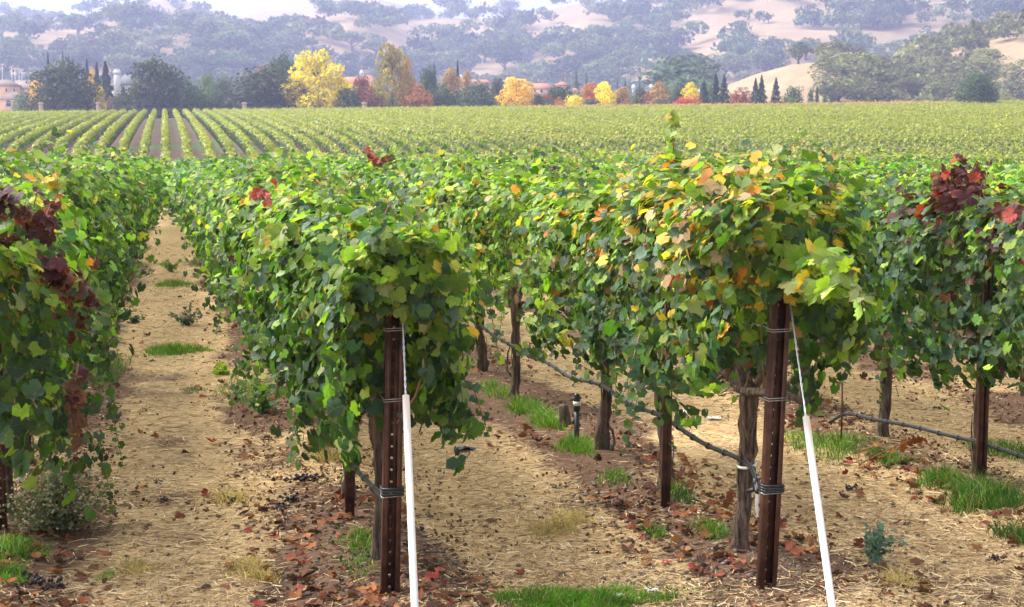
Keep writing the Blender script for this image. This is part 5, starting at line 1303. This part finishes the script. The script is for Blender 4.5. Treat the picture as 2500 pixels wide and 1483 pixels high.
def hills_z(b, r):
    b = np.asarray(b, float); r = np.asarray(r, float)
    X, Y = r * np.sin(b), r * np.cos(b)
    base = np.where(r < 470, 8.0, 14.0)
    z = base + 0 * r
    n1 = fbm(X / 170, Y / 200, 4, 61) - .5; n2 = fbm(X / 50, Y / 65, 3, 71) - .5
    for D, wf, bb, hh in LAY:
        h = np.interp(b, bb, hh, left=-20, right=-20)
        Dl = D * (1 + .10 * n1)
        t = np.clip((r - (Dl - wf)) / wf, 0, 1)
        S = np.sin(t * math.pi / 2) ** 1.25
        bk = np.maximum(0, r - Dl)
        zl = np.where(h > base, base + (h - base) * S - bk * .30, -50)
        zl = zl + np.clip(h - base, 0, 60) / 60 * (10 * n1 + 3.5 * n2) * np.sin(np.clip(t, 0, 1) * math.pi) 
        z = np.maximum(z, zl)
    z = z * np.clip((r - 420) / 60, 0, 1) + (1 - np.clip((r - 420) / 60, 0, 1)) * 4
    return z
pxs = np.arange(-800, 3300, 8.0)
bs = np.array([bearing(at_dist(p, 383, 100)) for p in pxs])
rs = np.concatenate([np.arange(425, 800, 8), np.arange(800, 1980, 14), np.arange(1980, 3000, 25)])
BB, RR = np.meshgrid(bs, rs)
HZ = hills_z(BB, RR)
V = np.c_[(RR * np.sin(BB)).ravel(), (RR * np.cos(BB)).ravel(), HZ.ravel()]
nx, ny = len(bs), len(rs); i = (np.arange(ny - 1)[:, None] * nx + np.arange(nx - 1)[None]).ravel()
link('hills', mesh_np('hills', V, np.stack([i, i + 1, i + nx + 1, i + nx], 1), None, None, (M['hill'],), True), kind='structure')
ELV = np.maximum.accumulate((HZ - CAMH) / RR, axis=0)

# oaks on the hills
rng = np.random.default_rng(77)
BARE = [(320, 72, 130, 17), (110, 112, 120, 22), (100, 90, 140, 12), (600, 45, 110, 34), (650, 20, 120, 16), (800, 55, 120, 20), (860, 85, 60, 18), (1050, 85, 150, 28), (1330, 35, 110, 26), (1320, 80, 50, 16), (1585, 132, 55, 15), (1310, 142, 45, 14), (1750, 150, 50, 16), (870, 10, 190, 24), (2340, 12, 80, 12), (1870, 140, 35, 10), (60, 150, 60, 16), (250, 150, 30, 10), (1140, 175, 40, 14)]
cand = []
n = 52000
cp = rng.uniform(-120, 2620, n); cr = rng.uniform(470, 2450, n)
cb = np.interp(cp, pxs, bs); cz = hills_z(cb, cr)
cx_, cy_ = cr * np.sin(cb), cr * np.cos(cb)
spx, spy = proj(np.c_[cx_, cy_, cz + 3])
clump = fbm(cx_ / 80, cy_ / 80, 3, 91)
pr = np.clip((clump - .45) * 8, .03, 1) * .9
for bx, by, rx, ry in BARE:
    pr = np.where(((spx - bx) / rx) ** 2 + ((spy - by) / ry) ** 2 < 1, pr * .04, pr)
pr = np.where(spy > 95, np.maximum(pr * 1.25, .10), pr)
near_hill = (cr < 800) & (cp > 1690)
grove = (spx > 2010 + (230 - spy) * -.1) & (spx < 2460 - np.clip(230 - spy, 0, 120) * .55) & (spy > 110) & (cr < 790)
pr = np.where(near_hill, np.where(grove, .55, .0), pr)
slopeG = (cr > 620) & (cr < 800) & (spx > 2200) & (spy < 182 - (spx - 2230) * .22) & near_hill
pr = np.where(slopeG, .6, pr); pr = np.where(near_hill & (spx > 2460) & (spy > 150), .10, pr)
pr = np.where(near_hill & (spx < 2005), .0, pr); pr = np.where(cr > 2200, pr * .10, pr); skyline = PCY - PF * np.tan(np.arctan(ELV[-1][np.clip(((cp + 800) / 8).astype(int), 0, nx - 1)]) + TH); pr = np.where((spy - skyline < 24) & (spx < 1640), pr * .07, pr)
vis_row = np.clip(np.searchsorted(rs, cr) - 1, 0, len(rs) - 1); vis_col = np.clip(((cp + 800) / 8).astype(int), 0, nx - 1)
vis = (cz + 7 - CAMH) / cr > ELV[vis_row, vis_col] - .0006
ok = (rng.random(n) < pr) & vis & (cz > 14.5)
idx = np.where(ok)[0]
keep = []; grid = {}
for q in idx:                                           # keep crowns from standing inside each other
    cell = 10 if near_hill[q] else 17; g = (cell, int(cx_[q] // cell), int(cy_[q] // cell))
    if grid.get(g, 0) >= 1: continue
    grid[g] = 1; keep.append(q)
HT = []
for q in keep:
    w = rng.uniform(13, 26) if not near_hill[q] else rng.uniform(9, 14); HT.append((w / cr[q], q, w, w * rng.uniform(.55, .78)))
# single oaks that stand out
for px, py, w, D_, dark in ((960, 60, 44, 1080, 1), (32, 130, 62, 880, 1), (1545, 168, 46, 740, 1), (2085, 72, 46, 880, 1), (1240, 40, 60, 1150, 0), (1100, 72, 90, 1080, 0), (1085, 110, 34, 900, 1), (1155, 42, 30, 1150, 0), (1820, 88, 36, 850, 1), (1950, 158, 70, 535, 2), (785, 78, 60, 930, 0), (850, 92, 44, 900, 0)):
    D_ = D_ * (1.5 if D_ > 700 else 1.12); P = at_dist(px, py, D_); z = float(hills_z(bearing(P), D_)); HT.append((9, (P[0], P[1], z, dark), w / (PF / D_) , w / (PF / D_) * .82))
HT.sort(key=lambda t: -t[0])
HC = [(.072, .110, .045), (.10, .13, .052), (.056, .090, .042), (.135, .150, .065), (.038, .064, .036)]
restV, restF, restC, nb = [], [], [], 0
stand = iter(['dark solitary round oak on the bare ridge', 'large dark oak on the golden slope at the left edge', 'dark oak on the wooded slope behind the grey roof', 'dark oak high on the right hillside', 'open crowned oak on the skyline ridge', 'broad oak clump on the pale ridge', 'small dark oak below the skyline ridge', 'small oak on the skyline beside a larger one', 'dark oak on a spur of the right hill', 'leaning spreading oak on top of the golden knoll', 'round oak below the golden crest', 'open oak on the golden crest'])
for c_, (key, q, w, hh) in enumerate(HT):
    if isinstance(q, tuple):
        put_tree('hill', 6 if q[3] == 1 else 1 + c_ % 4, (q[0], q[1], q[2] - .3), w, hh if q[3] != 2 else hh * .95, (.035, .055, .035) if q[3] == 1 else (.10, .115, .05), next(stand), 'lone oaks on the hills', 'oak_tree', 'tree', c_)
        continue
    near = near_hill[q]
    colr = np.array(HC[rng.integers(0, 5)]) * rng.uniform(.55, 1.35); 
    if near: colr = np.array((.17, .17, .06)) * rng.uniform(.6, 1.25)
    P = (cx_[q], cy_[q], cz[q] - .4)
    if c_ < 300:
        put_tree('hill', int(rng.integers(0, 9)), P, w, hh, colr, 'olive green oak in the grove on the near right hill' if near else 'hazy grey-green oak among many on the far hillside', 'oaks of the near right grove' if near else 'oaks scattered on the far hills', 'oak_tree', 'tree', rng.uniform(0, 6.28))
    else:
        lobes = rng.normal(0, 1, (9, 3)); lobes = nrm(lobes) * [.30, .30, .2] + [0, 0, .62]
        nC = 100; li = rng.integers(0, 9, nC); dd_ = nrm(rng.normal(0, 1, (nC, 3)) + [0, 0, .3]); c3 = (lobes[li] + dd_ * [.22, .22, .2]) * [w, w, hh]
        v, f = cards(rng, c3, dd_ + rng.normal(0, .5, (nC, 3)), w * .095)
        restV.append(v + P); restF.append(f + nb); restC.append(np.repeat(colr * np.exp(rng.normal(0, .22, (nC, 1))), 4, 0)); nb += len(v)
if restV:
    link('hillside_woodland', mesh_np('hillside_woodland', np.concatenate(restV), np.concatenate(restF), np.concatenate(restC), None, (M['tree_leaf'],)), None, None, 'hazy mass of small oaks covering the far hillsides', 'woodland', None, 'stuff')

# ------------------------------------------------------------------ haze
hm = bpy.data.materials.new('haze'); hm.use_nodes = True; hn, hl = hm.node_tree.nodes, hm.node_tree.links; hn.clear()
pv = hn.new('ShaderNodeVolumePrincipled'); pv.inputs['Color'].default_value = (.50, .54, .88, 1); pv.inputs['Density'].default_value = .00044; pv.inputs['Anisotropy'].default_value = .2
ho = hn.new('ShaderNodeOutputMaterial'); hl.new(pv.outputs[0], ho.inputs['Volume'])
top = float(max(HZ.max(), 60) + 25)
link('haze', MB().box((500, 1500, (top - 1.2) / 2), (7400, 4300, top + 1.2)).mesh('haze', hm, False, False), None, None, 'thin bluish haze lying over the valley', 'haze', None, 'stuff')
